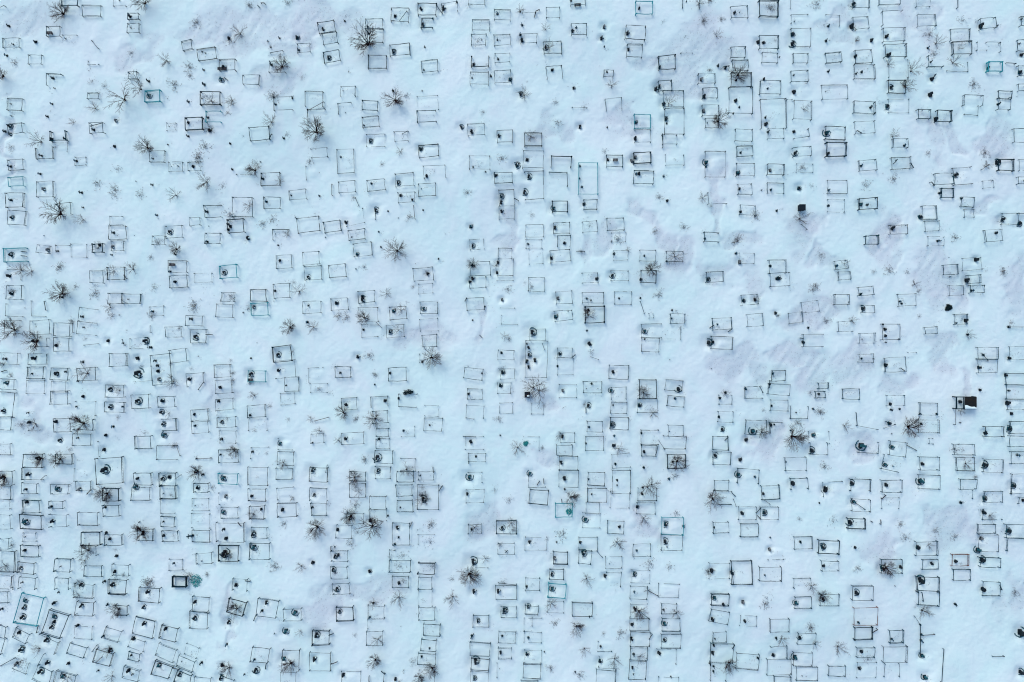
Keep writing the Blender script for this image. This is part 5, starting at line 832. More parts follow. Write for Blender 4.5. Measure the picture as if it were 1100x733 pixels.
def dab(px, py, z, rx, ry, amp, power=2):
    cx, cy = plan(px, py, z)
    i0, i1 = np.searchsorted(xs, [cx - rx * 2.6, cx + rx * 2.6]); j0, j1 = np.searchsorted(ys, [cy - ry * 2.6, cy + ry * 2.6])
    if i1 <= i0 or j1 <= j0:
        return
    e = np.abs((GX[j0:j1, i0:i1] - cx) / rx) ** power + np.abs((GY[j0:j1, i0:i1] - cy) / ry) ** power
    Z[j0:j1, i0:i1] += amp * np.exp(-e)
for p in PLOT:                       # grave mounds and snow banked inside the railings
    cx = sum(a for a, b in p['q']) / 4; cy = sum(b for a, b in p['q']) / 4
    ww = abs(p['q'][1][0] - p['q'][0][0]) * M; hh = abs(p['q'][3][1] - p['q'][0][1]) * M
    dab(cx + rnd.uniform(-2, 2), cy, .4, max(.5, ww * .36), max(.35, hh * .28), rnd.uniform(.0, .07), 4)
for (px, py, s) in MARK:             # scoops the wind digs around stones, with a bank behind
    if s > 3.4:
        r = s * M * rnd.uniform(.75, 1.0)
        dab(px - .5, py, .25, r * 1.25, r * 1.15, -min(.26, .06 * s * rnd.uniform(.5, 1)), 3)
        dab(px + s * 1.6, py + .3 * s, .1, r * 1.5, r * .9, .03)

ny, nx = GX.shape
verts = np.stack([GX, GY, Z], axis=-1).reshape(-1, 3).astype(np.float32)
idx = np.arange(nx * ny).reshape(ny, nx)
quads = np.stack([idx[:-1, :-1], idx[:-1, 1:], idx[1:, 1:], idx[1:, :-1]], axis=-1).reshape(-1, 4)
me = bpy.data.meshes.new("ground")
me.vertices.add(len(verts)); me.vertices.foreach_set("co", verts.ravel())
me.loops.add(quads.size); me.loops.foreach_set("vertex_index", quads.ravel().astype(np.int32))
me.polygons.add(len(quads)); me.polygons.foreach_set("loop_start", np.arange(0, quads.size, 4, dtype=np.int32))
me.polygons.foreach_set("loop_total", np.full(len(quads), 4, dtype=np.int32))
me.update(calc_edges=True)
me.polygons.foreach_set("use_smooth", np.ones(len(quads), bool))
att = me.attributes.new("thin_snow", 'FLOAT', 'POINT')
att.data.foreach_set("value", thin.reshape(-1).astype(np.float32))
me.materials.append(MAT['snow'])
ground = bpy.data.objects.new("ground", me)
COL.objects.link(ground)
ground["kind"] = "structure"

def gz(x, y):
    i = min(max(int((x - fx0) / STEP), 0), int((fx1 - fx0) / STEP) - 1) + len(coarse)
    j = min(max(int((y - fy0) / STEP), 0), int((fy1 - fy0) / STEP) - 1) + len(coarse)
    return float(Z[j, i])

# ------------------------------------------------------------ mesh helpers
class MB:
    def __init__(s):
        s.v = []; s.f = []
    def beam(s, a, b, w, h=None):
        """box of width w and depth h between two points"""
        h = h or w
        a = Vector(a); b = Vector(b)
        d = (b - a)
        if d.length < 1e-4: return s
        d.normalize()
        up = Vector((0, 0, 1)) if abs(d.z) < .9 else Vector((1, 0, 0))
        sx = d.cross(up).normalized() * (w / 2); sy = sx.cross(d).normalized() * (h / 2)
        n = len(s.v)
        for p in (a, b):
            for i, j in ((-1, -1), (1, -1), (1, 1), (-1, 1)):
                s.v.append(tuple(p + sx * i + sy * j))
        s.f += [(n, n + 1, n + 2, n + 3), (n + 7, n + 6, n + 5, n + 4)]
        for k in range(4):
            s.f.append((n + k, n + 4 + k, n + 4 + (k + 1) % 4, n + (k + 1) % 4))
        return s
    def twig(s, a, b, r0, r1):
        a = Vector(a); b = Vector(b); d = (b - a)
        if d.length < 1e-4: return s
        d.normalize()
        up = Vector((0, 0, 1)) if abs(d.z) < .9 else Vector((1, 0, 0))
        sx = d.cross(up).normalized(); sy = sx.cross(d)
        n = len(s.v)
        for p, r in ((a, r0), (b, r1)):
            for k in range(3):
                t = k * 2.0944
                s.v.append(tuple(p + sx * r * math.cos(t) + sy * r * math.sin(t)))
        for k in range(3):
            s.f.append((n + k, n + 3 + k, n + 3 + (k + 1) % 3, n + (k + 1) % 3))
        s.f.append((n + 3, n + 4, n + 5))
        return s
    def box(s, x0, x1, y0, y1, z0, z1, top=1.0, bev=0.0):
        """box, optionally narrowing to the top or with a chamfered top edge"""
        n = len(s.v)
        cx, cy = (x0 + x1) / 2, (y0 + y1) / 2
        def ring(k, z):
            for (x, y) in ((x0, y0), (x1, y0), (x1, y1), (x0, y1)):
                s.v.append((cx + (x - cx) * k, cy + (y - cy) * k, z))
        ring(1, z0); ring(1 if not bev else 1, z1 - bev if bev else z1)
        if not bev and top != 1.0:
            for i in range(4):
                x, y, z = s.v[n + 4 + i]; s.v[n + 4 + i] = (cx + (x - cx) * top, cy + (y - cy) * top, z)
        levels = 2
        if bev:
            ring(1 - 2 * bev / max(x1 - x0, y1 - y0, .01) if min(x1 - x0, y1 - y0) > 2 * bev else .7, z1); levels = 3
        s.f.append((n + 3, n + 2, n + 1, n))
        for l in range(levels - 1):
            for k in range(4):
                a = n + l * 4 + k; b = n + l * 4 + (k + 1) % 4
                s.f.append((a, b, b + 4, a + 4))
        m = n + (levels - 1) * 4
        s.f.append((m, m + 1, m + 2, m + 3))
        return s
    def lump(s, cx, cy, cz, rx, ry, rz, seg=10, rings=4, jit=.15, r=rnd):
        """irregular dome"""
        n = len(s.v)
        for k in range(rings):
            t = k / rings * math.pi / 2
            for i in range(seg):
                a = i / seg * 2 * math.pi
                j = 1 + r.uniform(-jit, jit)
                s.v.append((cx + rx * math.cos(a) * math.cos(t) * j, cy + ry * math.sin(a) * math.cos(t) * j, cz + rz * math.sin(t)))
        s.v.append((cx, cy, cz + rz))
        for k in range(rings - 1):
            for i in range(seg):
                a = n + k * seg + i; b = n + k * seg + (i + 1) % seg
                s.f.append((a, b, b + seg, a + seg))
        t = n + rings * seg
        for i in range(seg):
            s.f.append((n + (rings - 1) * seg + i, n + (rings - 1) * seg + (i + 1) % seg, t))
        return s
    def leaves(s, cx, cy, cz, r, nn, size, flat=.5, rr=rnd):
        """ragged heap of small leaf faces"""
        for _ in range(nn):
            a = rr.uniform(0, 6.283); d = r * math.sqrt(rr.random())
            z = cz + r * flat * (1 - (d / r) ** 2) * rr.uniform(.2, 1)
            x, y = cx + d * math.cos(a), cy + d * math.sin(a)
            t = rr.uniform(0, 6.283); l = size * rr.uniform(.6, 1.5)
            n = len(s.v)
            s.v += [(x, y, z), (x + l * math.cos(t), y + l * math.sin(t), z + rr.uniform(-.3, .6) * l),
                    (x + l * .5 * math.cos(t + 1), y + l * .5 * math.sin(t + 1), z + rr.uniform(-.2, .5) * l)]
            s.f.append((n, n + 1, n + 2))
        return s
    def mesh(s, name, m, smooth=False):
        me = bpy.data.meshes.new(name)
        me.from_pydata(s.v, [], s.f)
        me.materials.append(MAT[m])
        if smooth:
            me.polygons.foreach_set("use_smooth", [True] * len(me.polygons))
        return me
    def build(s, name, m, parent=None, smooth=False):
        o = bpy.data.objects.new(name, s.mesh(name, m, smooth))
        COL.objects.link(o)
        if parent is not None: o.parent = parent
        return o
    def moved(s, mtx, other):
        n = len(s.v)
        s.v += [tuple(mtx @ Vector(p)) for p in other.v]
        s.f += [tuple(i + n for i in f) for f in other.f]

def empty(name, loc, rz=0.0):
    o = bpy.data.objects.new(name, None)
    o.empty_display_size = .2
    COL.objects.link(o)
    o.location = loc
    o.rotation_euler = (0, 0, rz)
    return o

def tag(o, label, cat, group=None):
    o["label"] = label; o["category"] = cat
    if group: o["group"] = group
    return o

ONES = "zero one two three four five six seven eight nine ten eleven twelve thirteen fourteen fifteen sixteen seventeen eighteen nineteen".split()
TENS = "x x twenty thirty forty fifty sixty seventy eighty ninety".split()
def num(n):
    n = int(max(0, min(99, round(n))))
    return ONES[n] if n < 20 else TENS[n // 10] + ('-' + ONES[n % 10] if n % 10 else '')
taken = set()
def where(look, px, py):
    """look + place in the photo, in words; moved on by a hair only where two would read the same"""
    x, y = px / 11.0, py / 7.33
    for dx, dy in ((0, 0), (.4, 0), (-.4, 0), (0, .4), (0, -.4), (.4, .4), (-.4, -.4), (.7, 0), (-.7, 0), (0, .7), (0, -.7)):
        t = "%s, %s percent across, %s percent down the photo" % (look, num(x + dx), num(y + dy))
        if t not in taken:
            break
    taken.add(t)
    return t

def inside(px, py, q, m=1.5):
    xs_ = [a for a, b in q]; ys_ = [b for a, b in q]
    return min(xs_) - m <= px <= max(xs_) + m and min(ys_) - m <= py <= max(ys_) + m

# ------------------------------------------------------------ grave fences
def fence_geometry(p, r):
    st = p['st']
    hh = {'d': r.uniform(.42, .62), 'n': r.uniform(.3, .55), 'f': r.uniform(.14, .26), 'T': r.uniform(.4, .55), 'R': .45}[st]
    tw = {'d': .07, 'n': .048, 'f': .028, 'T': .078, 'R': .055}[st] * r.uniform(.7, 1.3)
    c = [plan(a, b, hh) for a, b in p['q']]
    c = [(x + r.uniform(-.05, .05), y + r.uniform(-.05, .05)) for x, y in c]
    z = [gz(x, y) for x, y in c]
    h = [hh * r.uniform(.85, 1.12) for _ in c]
    return c, z, h, tw, hh

SIDE = {'t': (0, 1), 'r': (1, 2), 'b': (2, 3), 'l': (3, 0)}
def panel(p, s, c, z, h, tw, r, ox, oy, oz):
    i, j = SIDE[s]
    a = Vector((c[i][0] - ox, c[i][1] - oy, z[i] + h[i] - oz)); b = Vector((c[j][0] - ox, c[j][1] - oy, z[j] + h[j] - oz))
    mb = MB()
    n = 4
    pts = []
    sag = r.uniform(-.03, .045)
    d = (b - a); L = d.length
    nrm = Vector((-d.y, d.x, 0)).normalized() if L > .01 else Vector((0, 0, 0))
    for k in range(n + 1):
        t = k / n
        q = a.lerp(b, t) + nrm * (sag * math.sin(t * math.pi) + (r.uniform(-.018, .018) if 0 < k < n else 0))
        q.z += r.uniform(-.02, .02) - abs(sag) * math.sin(t * math.pi)
        pts.append(q)
    k0, k1 = 0, n
    if p['st'] == 'f' and r.random() < .35:
        if r.random() < .5: k0 = 1
        else: k1 = n - 1
    for k in range(k0, k1):
        w = tw * (1 if p['st'] in 'dT' else r.choice((.5, .75, 1, 1.1, 1.3)))
        mb.beam(pts[k], pts[k + 1], w, tw * .8)
    if p['st'] != 'f':
        low = r.random() < (.4 if p['st'] == 'd' else .25)
        dz = min(h) * r.uniform(.55, .75)
        bars = max(2, int(L / r.choice((.16, .2, .3))))
        if low:
            mb.beam(pts[0] - Vector((0, 0, dz)), pts[-1] - Vector((0, 0, dz)), tw * .45)
            for k in range(1, bars):
                t = k / bars
                q = a.lerp(b, t) + nrm * sag * math.sin(t * math.pi); q.z -= abs(sag) * math.sin(t * math.pi)
                mb.beam(q, q - Vector((0, 0, dz + .06)), .016)
    return mb

def post(i, c, z, h, tw, r, ox, oy, oz):
    mb = MB()
    x, y = c[i][0] - ox, c[i][1] - oy
    zb, zt = z[i] - .12 - oz, z[i] + h[i] - oz
    t = max(tw * 1.1, .055) * r.uniform(.85, 1.3)
    lx, ly = r.uniform(-.03, .03), r.uniform(-.03, .03)
    mb.beam((x - lx, y - ly, zb), (x, y, zt + .03), t)
    if r.random() < .55:
        mb.box(x - t * .9, x + t * .9, y - t * .9, y + t * .9, zt + .03, zt + .03 + t * 1.1, .35)
    return mb

def poly_area(q):
    return abs(sum(q[i][0] * q[(i + 1) % 4][1] - q[(i + 1) % 4][0] * q[i][1] for i in range(4))) / 2
def vis(p):     # size that shows inside the frame
    x0 = min(a for a, b in p['q']); x1 = max(a for a, b in p['q']); y0 = min(b for a, b in p['q']); y1 = max(b for a, b in p['q'])
    f = max(0, min(x1, 1100) - max(x0, 0)) * max(0, min(y1, 733) - max(y0, 0)) / max(1, (x1 - x0) * (y1 - y0))
    return poly_area(p['q']) * f * {'d': 1.5, 'T': 1.8, 'R': 1.8, 'n': 1, 'f': .35}[p['st']] * (.5 + len(p['sides']) / 8)
PLOT.sort(key=lambda p: -vis(p))
PLOT = [p for p in PLOT if vis(p) > 0]
COLNAME = {'d': 'heavy', 'n': 'thin', 'f': 'faint', 'T': 'teal', 'R': 'rusty'}
MATN = {'d': 'iron', 'n': 'iron2', 'f': 'iron2', 'T': 'teal', 'R': 'rust'}
NF = 300
rest = {}
for n, p in enumerate(PLOT):
    r = random.Random(1000 + n)
    c, z, h, tw, hh = fence_geometry(p, r)
    m = MATN[p['st']]
    if p['st'] == 'n' and r.random() < .4: m = 'iron'
    corners = sorted({k for s in p['sides'] for k in SIDE[s]})
    if n >= NF:
        mb = rest.setdefault('x', MB())
        for s in p['sides']: mb.moved(Matrix(), panel(p, s, c, z, h, tw, r, 0, 0, 0))
        for k in corners: mb.moved(Matrix(), post(k, c, z, h, tw, r, 0, 0, 0))
        continue
    ox = sum(a for a, b in c) / 4; oy = sum(b for a, b in c) / 4; oz = gz(ox, oy)
    root = empty("grave_fence", (ox, oy, oz))
    for s in p['sides']: panel(p, s, c, z, h, tw, r, ox, oy, oz).build("railing", m, root)
    for k in corners: post(k, c, z, h, tw, r, ox, oy, oz).build("corner_post", m, root)
    cx = sum(a for a, b in p['q']) / 4; cy = sum(b for a, b in p['q']) / 4
    k = sum(inside(a, b, p['q']) for a, b, s in MARK); pl = any(inside(v[0], v[1], p['q'], 0) for v in PLANT)
    ar = poly_area(p['q'])
    size = 'large' if ar > 330 else 'small' if ar < 150 else ''
    what = ('empty ' if not k and not pl else '')
    rest_ = ' around one marker' if k == 1 else ' around markers' if k > 1 else ' with weeds inside' if pl else ''
    look = ' '.join(x for x in (size, what.strip(), 'open-sided' if len(p['sides']) < 4 else '', COLNAME[p['st']], 'grave fence') if x) + rest_
    if len(look.split()) > 8: look = look.replace('grave fence', 'fence')
    tag(root, where(look, max(5, min(1095, cx)), max(4, min(729, cy))), "grave fence", "railings round the graves")
o = rest['x'].build("grave_fence", 'iron2')
tag(o, "many smaller thin dark grave fences standing half sunk in the snow", "grave fence")
o["kind"] = "stuff"

# ------------------------------------------------------------ stones, crosses and small markers
def proto_stone(v, r, ring=False):
    """parts of one gravestone of unit footprint 1 m; returns [(name, MB, material, smooth)]"""
    P = []
    hgt = r.uniform(.75, 1.15)
    if v in (0, 1, 2):
        sl = MB().box(-.16, .1, -.28, .28, .0, hgt, 1, .07 if v else .14)
        P.append(("slab", sl, 'granite' if v != 1 else 'concrete', False))
        P.append(("pedestal", MB().box(-.26, .22, -.36, .36, -.2, .18, 1, .03), 'granite', False))
    elif v == 3:
        P.append(("stele", MB().box(-.26, .26, -.26, .26, .0, hgt, .45), 'tealstone', False))
        P.append(("pedestal", MB().box(-.32, .32, -.32, .32, -.2, .22, 1, .04), 'granite', False))
    elif v == 4:
        s = MB()
        s.box(-.2, .14, -.12, .36, 0, hgt, 1, .06); s.box(-.2, .1, -.42, -.14, 0, hgt * .75, 1, .06)
        P.append(("slab", s, 'granite', False))
        P.append(("pedestal", MB().box(-.26, .3, -.4, .42, -.2, .16, .95), 'granite', False))
    else:
        P.append(("slab", MB().box(-.2, .05, -.3, .3, .0, hgt, .8), 'granite', False))
        P.append(("pedestal", MB().box(-.34, .2, -.42, .42, -.2, .2, .9), 'tealstone', False))
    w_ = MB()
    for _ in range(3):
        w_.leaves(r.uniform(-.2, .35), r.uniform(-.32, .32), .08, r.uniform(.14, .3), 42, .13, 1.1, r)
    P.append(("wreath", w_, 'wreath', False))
    if ring: P.append(("shade_ring", shade_ring(r), 'tealstone', False))
    sn = MB().lump(.16 + r.uniform(-.1, .1), r.uniform(-.2, .25), .18, .17, .15, .3, 9, 3, .2, r)
    P.append(("snow_cap", sn, 'snow', True))
    return P

def shade_ring(r, ro=.74):  # added ring, no real kerb: its teal stands in for shade in the snow hollow
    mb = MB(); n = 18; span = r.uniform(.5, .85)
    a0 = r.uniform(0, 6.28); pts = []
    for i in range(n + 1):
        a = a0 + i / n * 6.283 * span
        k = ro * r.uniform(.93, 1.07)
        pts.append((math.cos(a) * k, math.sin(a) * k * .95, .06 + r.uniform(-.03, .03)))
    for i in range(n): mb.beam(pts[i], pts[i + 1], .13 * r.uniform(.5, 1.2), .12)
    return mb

def proto_cross(v, r):
    P = []
    hgt = r.uniform(1.2, 1.7)
    s = MB()
    s.beam((0, 0, -.2), (0, 0, hgt), .2)
    P.append(("upright", s, 'iron', False))
    a = MB().beam((0, -.48, hgt * .72), (0, .48, hgt * .72), .18)
    if v % 2 == 0:
        a.beam((0, -.22, hgt * .9), (0, .22, hgt * .9), .10)
        a.beam((0, -.26, hgt * .36), (0, .26, hgt * .28), .11)
    P.append(("crossbar", a, 'iron' if v < 3 else 'blue', False))
    P.append(("wreath", MB().leaves(.08, .05, 0, .34, 90, .2, .7, r).leaves(.2, -.2, 0, .2, 30, .2, .7, r), 'wreath', False))
    return P

def proto_marker(v, r):
    P = [("post", MB().beam((0, 0, -.3), (0, 0, 1.2), .2), 'iron', False),
         ("name_plate", MB().box(-.06, .12, -.34, .34, .9, 1.5, 1, .05), 'granite' if v % 2 else 'blue', False),
         ("wreath", MB().leaves(0, 0, 0, .42, 36, .25, .8, r), 'wreath', False)]
    return P

def place_set(name, protos, items, cat, group, looks, restlabel, cap=300):
    """items: (px, py, scale, rz, variant). The first `cap` become things, the rest one stuff object"""
    made = {}
    heap = {}
    for n, (px, py, s, rz, v) in enumerate(items):
        P = protos[v]
        top = .5 * s
        x, y = plan(px, py, top)
        zz = gz(x, y) + .02
        if n < cap:
            root = empty(name, (x, y, zz), rz)
            root.scale = (s, s, s)
            src = made.get(v)
            if src is None:
                parts = [mb.build(pn, m, root, sm) for pn, mb, m, sm in P]
                made[v] = parts
            else:
                for q in src:
                    c_ = q.copy(); COL.objects.link(c_); c_.parent = root
            tag(root, looks(px, py, s, v), cat, group)
        else:
            mtx = Matrix.Translation((x, y, zz)) @ Matrix.Rotation(rz, 4, 'Z') @ Matrix.Scale(s, 4)
            for pn, mb, m, sm in P:
                if m != 'snow': heap.setdefault(0, MB()).moved(mtx, mb)
    if heap:
        o = heap[0].build(name, 'granite')
        tag(o, restlabel, cat); o["kind"] = "stuff"

def in_fence(px, py):
    return any(inside(px, py, p['q'], .5) for p in PLOT)

MARK.sort(key=lambda m: -m[2])
stones, crosses, dots = [], [], []
for (px, py, s) in MARK:
    s = max(.25, s - .5) * M * 1.27
    rz = rnd.gauss(0, .22)
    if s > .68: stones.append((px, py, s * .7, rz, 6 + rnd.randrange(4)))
    elif s > .45: stones.append((px, py, s, rz, rnd.randrange(6)))
    elif s > .25: crosses.append((px, py, s, rz, rnd.randrange(5)))
    else: dots.append((px, py, s, rz, rnd.randrange(4)))
STL = ['dark arched gravestone', 'grey concrete gravestone', 'dark square-topped gravestone', 'teal pointed stele', 'dark double gravestone', 'dark tapering gravestone'] + ['teal-ringed gravestone'] * 4
def look_stone(px, py, s, v):
    return where(('large ' if s > .7 else '') + STL[v] + (' in a fence' if in_fence(px, py) else ' on snow'), px, py)
def look_cross(px, py, s, v):
    return where(('dark barred' if v % 2 == 0 and v < 3 else 'blue-armed' if v >= 3 else 'plain dark') + ' grave cross' + (' in a fence' if in_fence(px, py) else ' on snow'), px, py)
def look_dot(px, py, s, v):
    return where(('dark' if v % 2 else 'blue') + ' short-posted plate' + (' in a fence' if in_fence(px, py) else ' on snow'), px, py)
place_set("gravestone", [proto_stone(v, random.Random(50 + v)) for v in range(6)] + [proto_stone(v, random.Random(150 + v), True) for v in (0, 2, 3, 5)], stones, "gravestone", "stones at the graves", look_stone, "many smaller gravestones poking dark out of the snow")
place_set("grave_cross", [proto_cross(v, random.Random(70 + v)) for v in range(5)], crosses, "grave cross", "crosses at the graves", look_cross, "many smaller grave crosses poking dark out of the snow")
place_set("grave_plate", [proto_marker(v, random.Random(90 + v)) for v in range(4)], dots, "grave plate", "small name plates on posts", look_dot, "many small plates on posts in the snow")

# ------------------------------------------------------------ bare shrubs and weeds
def shrub(r, dens):
    """unit radius shrub: stems and twigs"""
    st, tw = MB(), MB()
    lop = r.uniform(0, .9)
    n = r.randint(13, 21) if dens == 3 else r.randint(7, 11)
    for i in range(n):
        a = i / n * 6.283 + r.uniform(-.35, .35) + lop * math.sin(i / n * 6.283)
        reach = r.uniform(.4, 1.05); up = r.uniform(.6, 1.25)
        p = Vector((0, 0, -.05)); segs = 6
        d = Vector((math.cos(a), math.sin(a), 0))
        bend = r.uniform(-.35, .35)
        for k in range(segs):
            t = (k + 1) / segs
            aa = a + bend * t
            q = Vector((math.cos(aa) * reach * t ** 1.1, math.sin(aa) * reach * t ** 1.1, up * (t ** .8)))
            q += Vector((r.uniform(-.03, .03), r.uniform(-.03, .03), 0))
            r0 = (.022 if dens == 3 else .015) * (1 - k / segs) + .006
            st.twig(p, q, r0, r0 * .85)
            if k >= (2 if dens == 3 else 1):
                for s_ in range(3 if dens == 3 else 2):
                    a2 = aa + r.choice((-1, 1)) * r.uniform(.15, .95)
                    l = r.uniform(.14, .42) * (1.15 - t * .45)
                    e = q + Vector((math.cos(a2) * l, math.sin(a2) * l, l * r.uniform(.1, .6)))
                    tw.twig(q, e, .0085, .005)
                    if r.random() < .8:
                        a3 = a2 + r.uniform(-.9, .9); l3 = l * r.uniform(.4, .7)
                        mpt = q.lerp(e, .55)
                        tw.twig(mpt, mpt + Vector((math.cos(a3) * l3, math.sin(a3) * l3, l3 * .6)), .007, .004)
                    for _f in range(2 if dens == 3 else 1):
                        a4 = a2 + r.uniform(-.7, .7); l4 = r.uniform(.06, .2)
                        tw.twig(e, e + Vector((math.cos(a4) * l4, math.sin(a4) * l4, l4 * .3)), .005, .003)
            p = q
    return st, tw

def weeds(r, nn):
    mb = MB()
    for _ in range(nn):
        a = r.uniform(0, 6.283); d = abs(r.gauss(0, .6))
        if d > 1.05: continue
        p = Vector((math.cos(a) * d, math.sin(a) * d, -.03))
        t = r.uniform(0, 6.283); l = r.uniform(.12, .38)
        q = p + Vector((math.cos(t) * l * .7, math.sin(t) * l * .7, l * r.uniform(.5, 1)))
        mb.twig(p, q, .015, .009)
        if r.random() < .5:
            t2 = t + r.uniform(-1.4, 1.4)
            m_ = p.lerp(q, .6)
            mb.twig(m_, m_ + Vector((math.cos(t2), math.sin(t2), .4)) * l * .5, .011, .006)
    return mb

SH = {d: [] for d in (2, 3)}
for d in (2, 3):
    for k in range(7):
        st, tw = shrub(random.Random(d * 100 + k), d)
        SH[d].append((st.mesh("stems", 'bark'), tw.mesh("twigs", 'bark' if (d == 3 and k % 2) else 'twig')))
WD = [weeds(random.Random(300 + k), 34 + 8 * k).mesh("weed_clump", 'straw' if k == 7 else 'weed') for k in range(8)]
PLANT.sort(key=lambda b: -b[2])
for (px, py, s, d) in PLANT:
    r = random.Random(int(px * 13 + py * 7))
    R = s * M
    if d >= 2:
        x, y = plan(px, py, R * (.45 if d == 3 else .3))
        root = empty("bare_shrub", (x, y, gz(x, y)), r.uniform(0, 6.28))
        R *= r.uniform(.92, 1.08)
        root.scale = (R, R, R * r.uniform(.8, 1.1))
        a, b = SH[int(d)][r.randrange(7)]
        for nm, me_ in (("stems", a), ("twig_crown", b)):
            o = bpy.data.objects.new(nm, me_); COL.objects.link(o); o.parent = root
        look = ('large dense' if s > 8 and d == 3 else 'dense' if d == 3 else 'sparse') + ' bare shrub with ' + ('dark' if d == 3 else 'thin') + ' twigs'
        tag(root, where(look, px, py), "shrub", "leafless shrubs among the graves")
    else:
        x, y = plan(px, py, .1)
        o = bpy.data.objects.new("weed_clump", WD[7] if (abs(px - 955) < 12 and abs(py - 70) < 10) else WD[r.randrange(7)])
        COL.objects.link(o)
        o.location = (x, y, gz(x, y)); o.rotation_euler = (0, 0, r.uniform(0, 6.28)); o.scale = (R, R, min(1.2, R * 1.2))
        tag(o, where(('wide ' if s > 7 else 'small ') + 'scatter of dry weed stalks', px, py), "weeds", "dry weeds among the graves")

# ------------------------------------------------------------ loose rails and boards
for n, (a, b, c, d) in enumerate(STICK):
    r = random.Random(n)
    z0, z1 = r.uniform(.1, .35), r.uniform(.2, .5)
    p = plan(a, b, z0); q = plan(c, d, z1)
    L = math.hypot(q[0] - p[0], q[1] - p[1])
    g0, g1 = gz(*p), gz(*q)
    w_ = r.choice((.04, .055, .07)) if L > .8 else .09
    ox, oy = p
    root = empty("loose_rail", (ox, oy, g0))
    A = Vector((0, 0, z0)); B = Vector((q[0] - ox, q[1] - oy, g1 - g0 + z1))
    Cm = A.lerp(B, .5) + Vector((0, 0, r.uniform(-.05, .03)))
    MB().beam(A, Cm, w_, w_ * .8).beam(Cm, B, w_, w_ * .8).build("rail", r.choice(('iron', 'iron', 'wood')), root)
    MB().beam((A.x, A.y, -.15), (A.x, A.y, z0 + .05), .06).build("post", 'iron', root)
    MB().beam((B.x, B.y, g1 - g0 - .15), (B.x, B.y, B.z + .05), .06).build("post", 'iron', root)
    tag(root, where(('long' if L > 2 else 'short') + ' dark loose rail on leaning posts', (a + c) / 2, (b + d) / 2), "loose rail", "rails broken off the fences")

# ------------------------------------------------------------ one-off things
for k in SPECIAL:
    t, px, py = k[:3]
    r = random.Random(int(px))
    if t == 'G':
        s = k[3] * M
        x, y = plan(px, py, .3); z = gz(x, y)
        root = empty("grave_bench", (x, y, z), k[4] * .1)
        mb = MB()
        for yy in (-.13, 0, .13): mb.box(-s / 2, s / 2, yy - .05, yy + .05, .3, .34)
        mb.build("seat", 'wood', root)
        for xx in (-s / 2 + .12, s / 2 - .12): MB().box(xx - .04, xx + .04, -.14, .14, -.15, .3).build("leg", 'wood', root)
        tag(root, where('narrow slatted wooden bench beside a grave', px, py), "bench", "benches by the graves")
    if t == 'Q':
        s = k[3] * M
        if py > 420 and px < 500:
            x, y = plan(px, py, .3); root = empty("fallen_wreath_stand", (x, y, gz(x, y)), .1)
            MB().beam((-.7, 0, .25), (.65, .05, .3), .07).build("crossbar", 'iron', root)
            MB().leaves(-.35, .0, .2, .3, 120, .15, .5, r).leaves(.1, .05, .22, .26, 120, .15, .5, r).leaves(.42, .02, .22, .2, 60, .14, .5, r).build("wreath", 'wreath', root)
            tag(root, "ragged black wreath heap lying along the upper rail of an open-sided fence", "wreath stand")
            continue
        x, y = plan(px, py, .5); root = empty("grave_vault", (x, y, gz(x, y)), 0)
        MB().box(-s / 2, s / 2, -s / 2, s / 2, -.2, .62, 1, .05).build("block", 'granite', root)
        MB().box(-s / 2 - .05, s / 2 + .05, -s / 2 - .05, s / 2 + .05, .623, .70, 1, .02).build("lid", 'granite', root)
        if px < 600:
            MB().lump(s * .2, -s * .25, .70, .17, .14, .12, 9, 3, .2, r).build("snow_cap", 'snow', root, True)
        tag(root, "black square block monument " + ("alone above a sparse shrub on open snow" if px > 800 else "with snow on its lid beside a wide spreading shrub"), "monument")
    if t == 'U':
        s = k[3] * M
        x, y = plan(px, py, .15); root = empty("flower_heap", (x, y, gz(x, y)), 0)
        MB().leaves(0, 0, 0, s / 2 * 1.1, 260 if s > 1 else 120, .17, .25 if s > 1 else .5, r).build("artificial_flowers", 'turq', root)
        MB().twig((0, 0, -.1), (.02, 0, .35), .03, .02).build("stake", 'iron', root)
        lab = {565: "small turquoise flower heap beside a sparse shrub on open snow", 209: "large turquoise flower heap spilling beside the short thick dark fence", 611: "round turquoise flower heap inside a bright teal fence"}[int(px)]
        tag(root, lab, "flower heap")
    if t == 'X':
        x, y = plan(px, py, .5); z = gz(x, y)
        root = empty("tall_cross", (x, y, z), 0)
        if px < 300:
            MB().beam((0, 0, -.2), (0, 0, .9), .09).build("upright", 'iron', root)
            MB().beam((-.28, 0, .55), (.28, 0, .55), .08).beam((0, -.3, .56), (0, .3, .56), .08).build("crossbar", 'iron', root)
            tag(root, "slender dark cross with long arms standing west of a faint fence beside a marker", "cross")
            root["label"] = "slender dark double-barred cross joined by a rail to a faint wide fence"
        else:
            MB().beam((-.22, .22, .25), (.22, -.22, .3), .06).beam((-.2, -.2, .3), (.22, .2, .24), .06).build("crossbar", 'iron', root)
            MB().beam((0, 0, -.2), (0, 0, .28), .06).build("upright", 'iron', root)
            tag(root, "toppled X-shaped dark cross inside a small fence under a shrub", "cross")
    if t == 'W':
        x0, y0 = plan(184.1, 620.6, .4); x1, y1 = plan(198.7, 631.4, .4)
        z = gz((x0 + x1) / 2, (y0 + y1) / 2)
        root = empty("thick_border", ((x0 + x1) / 2, (y0 + y1) / 2, z), 0)
        a, b = (x1 - x0) / 2, (y0 - y1) / 2
        for (p0, p1, nm) in (((-a, b), (a, b), 0), ((a, b), (a, -b), 0), ((a, -b), (-a, -b), 0), ((-a, -b), (-a, b), 0)):
            MB().beam((p0[0], p0[1], .35), (p1[0], p1[1], .35), .09, .25).build("border_wall", 'iron', root)
        tag(root, "short heavy black border frame beside the turquoise flower heap", "border")

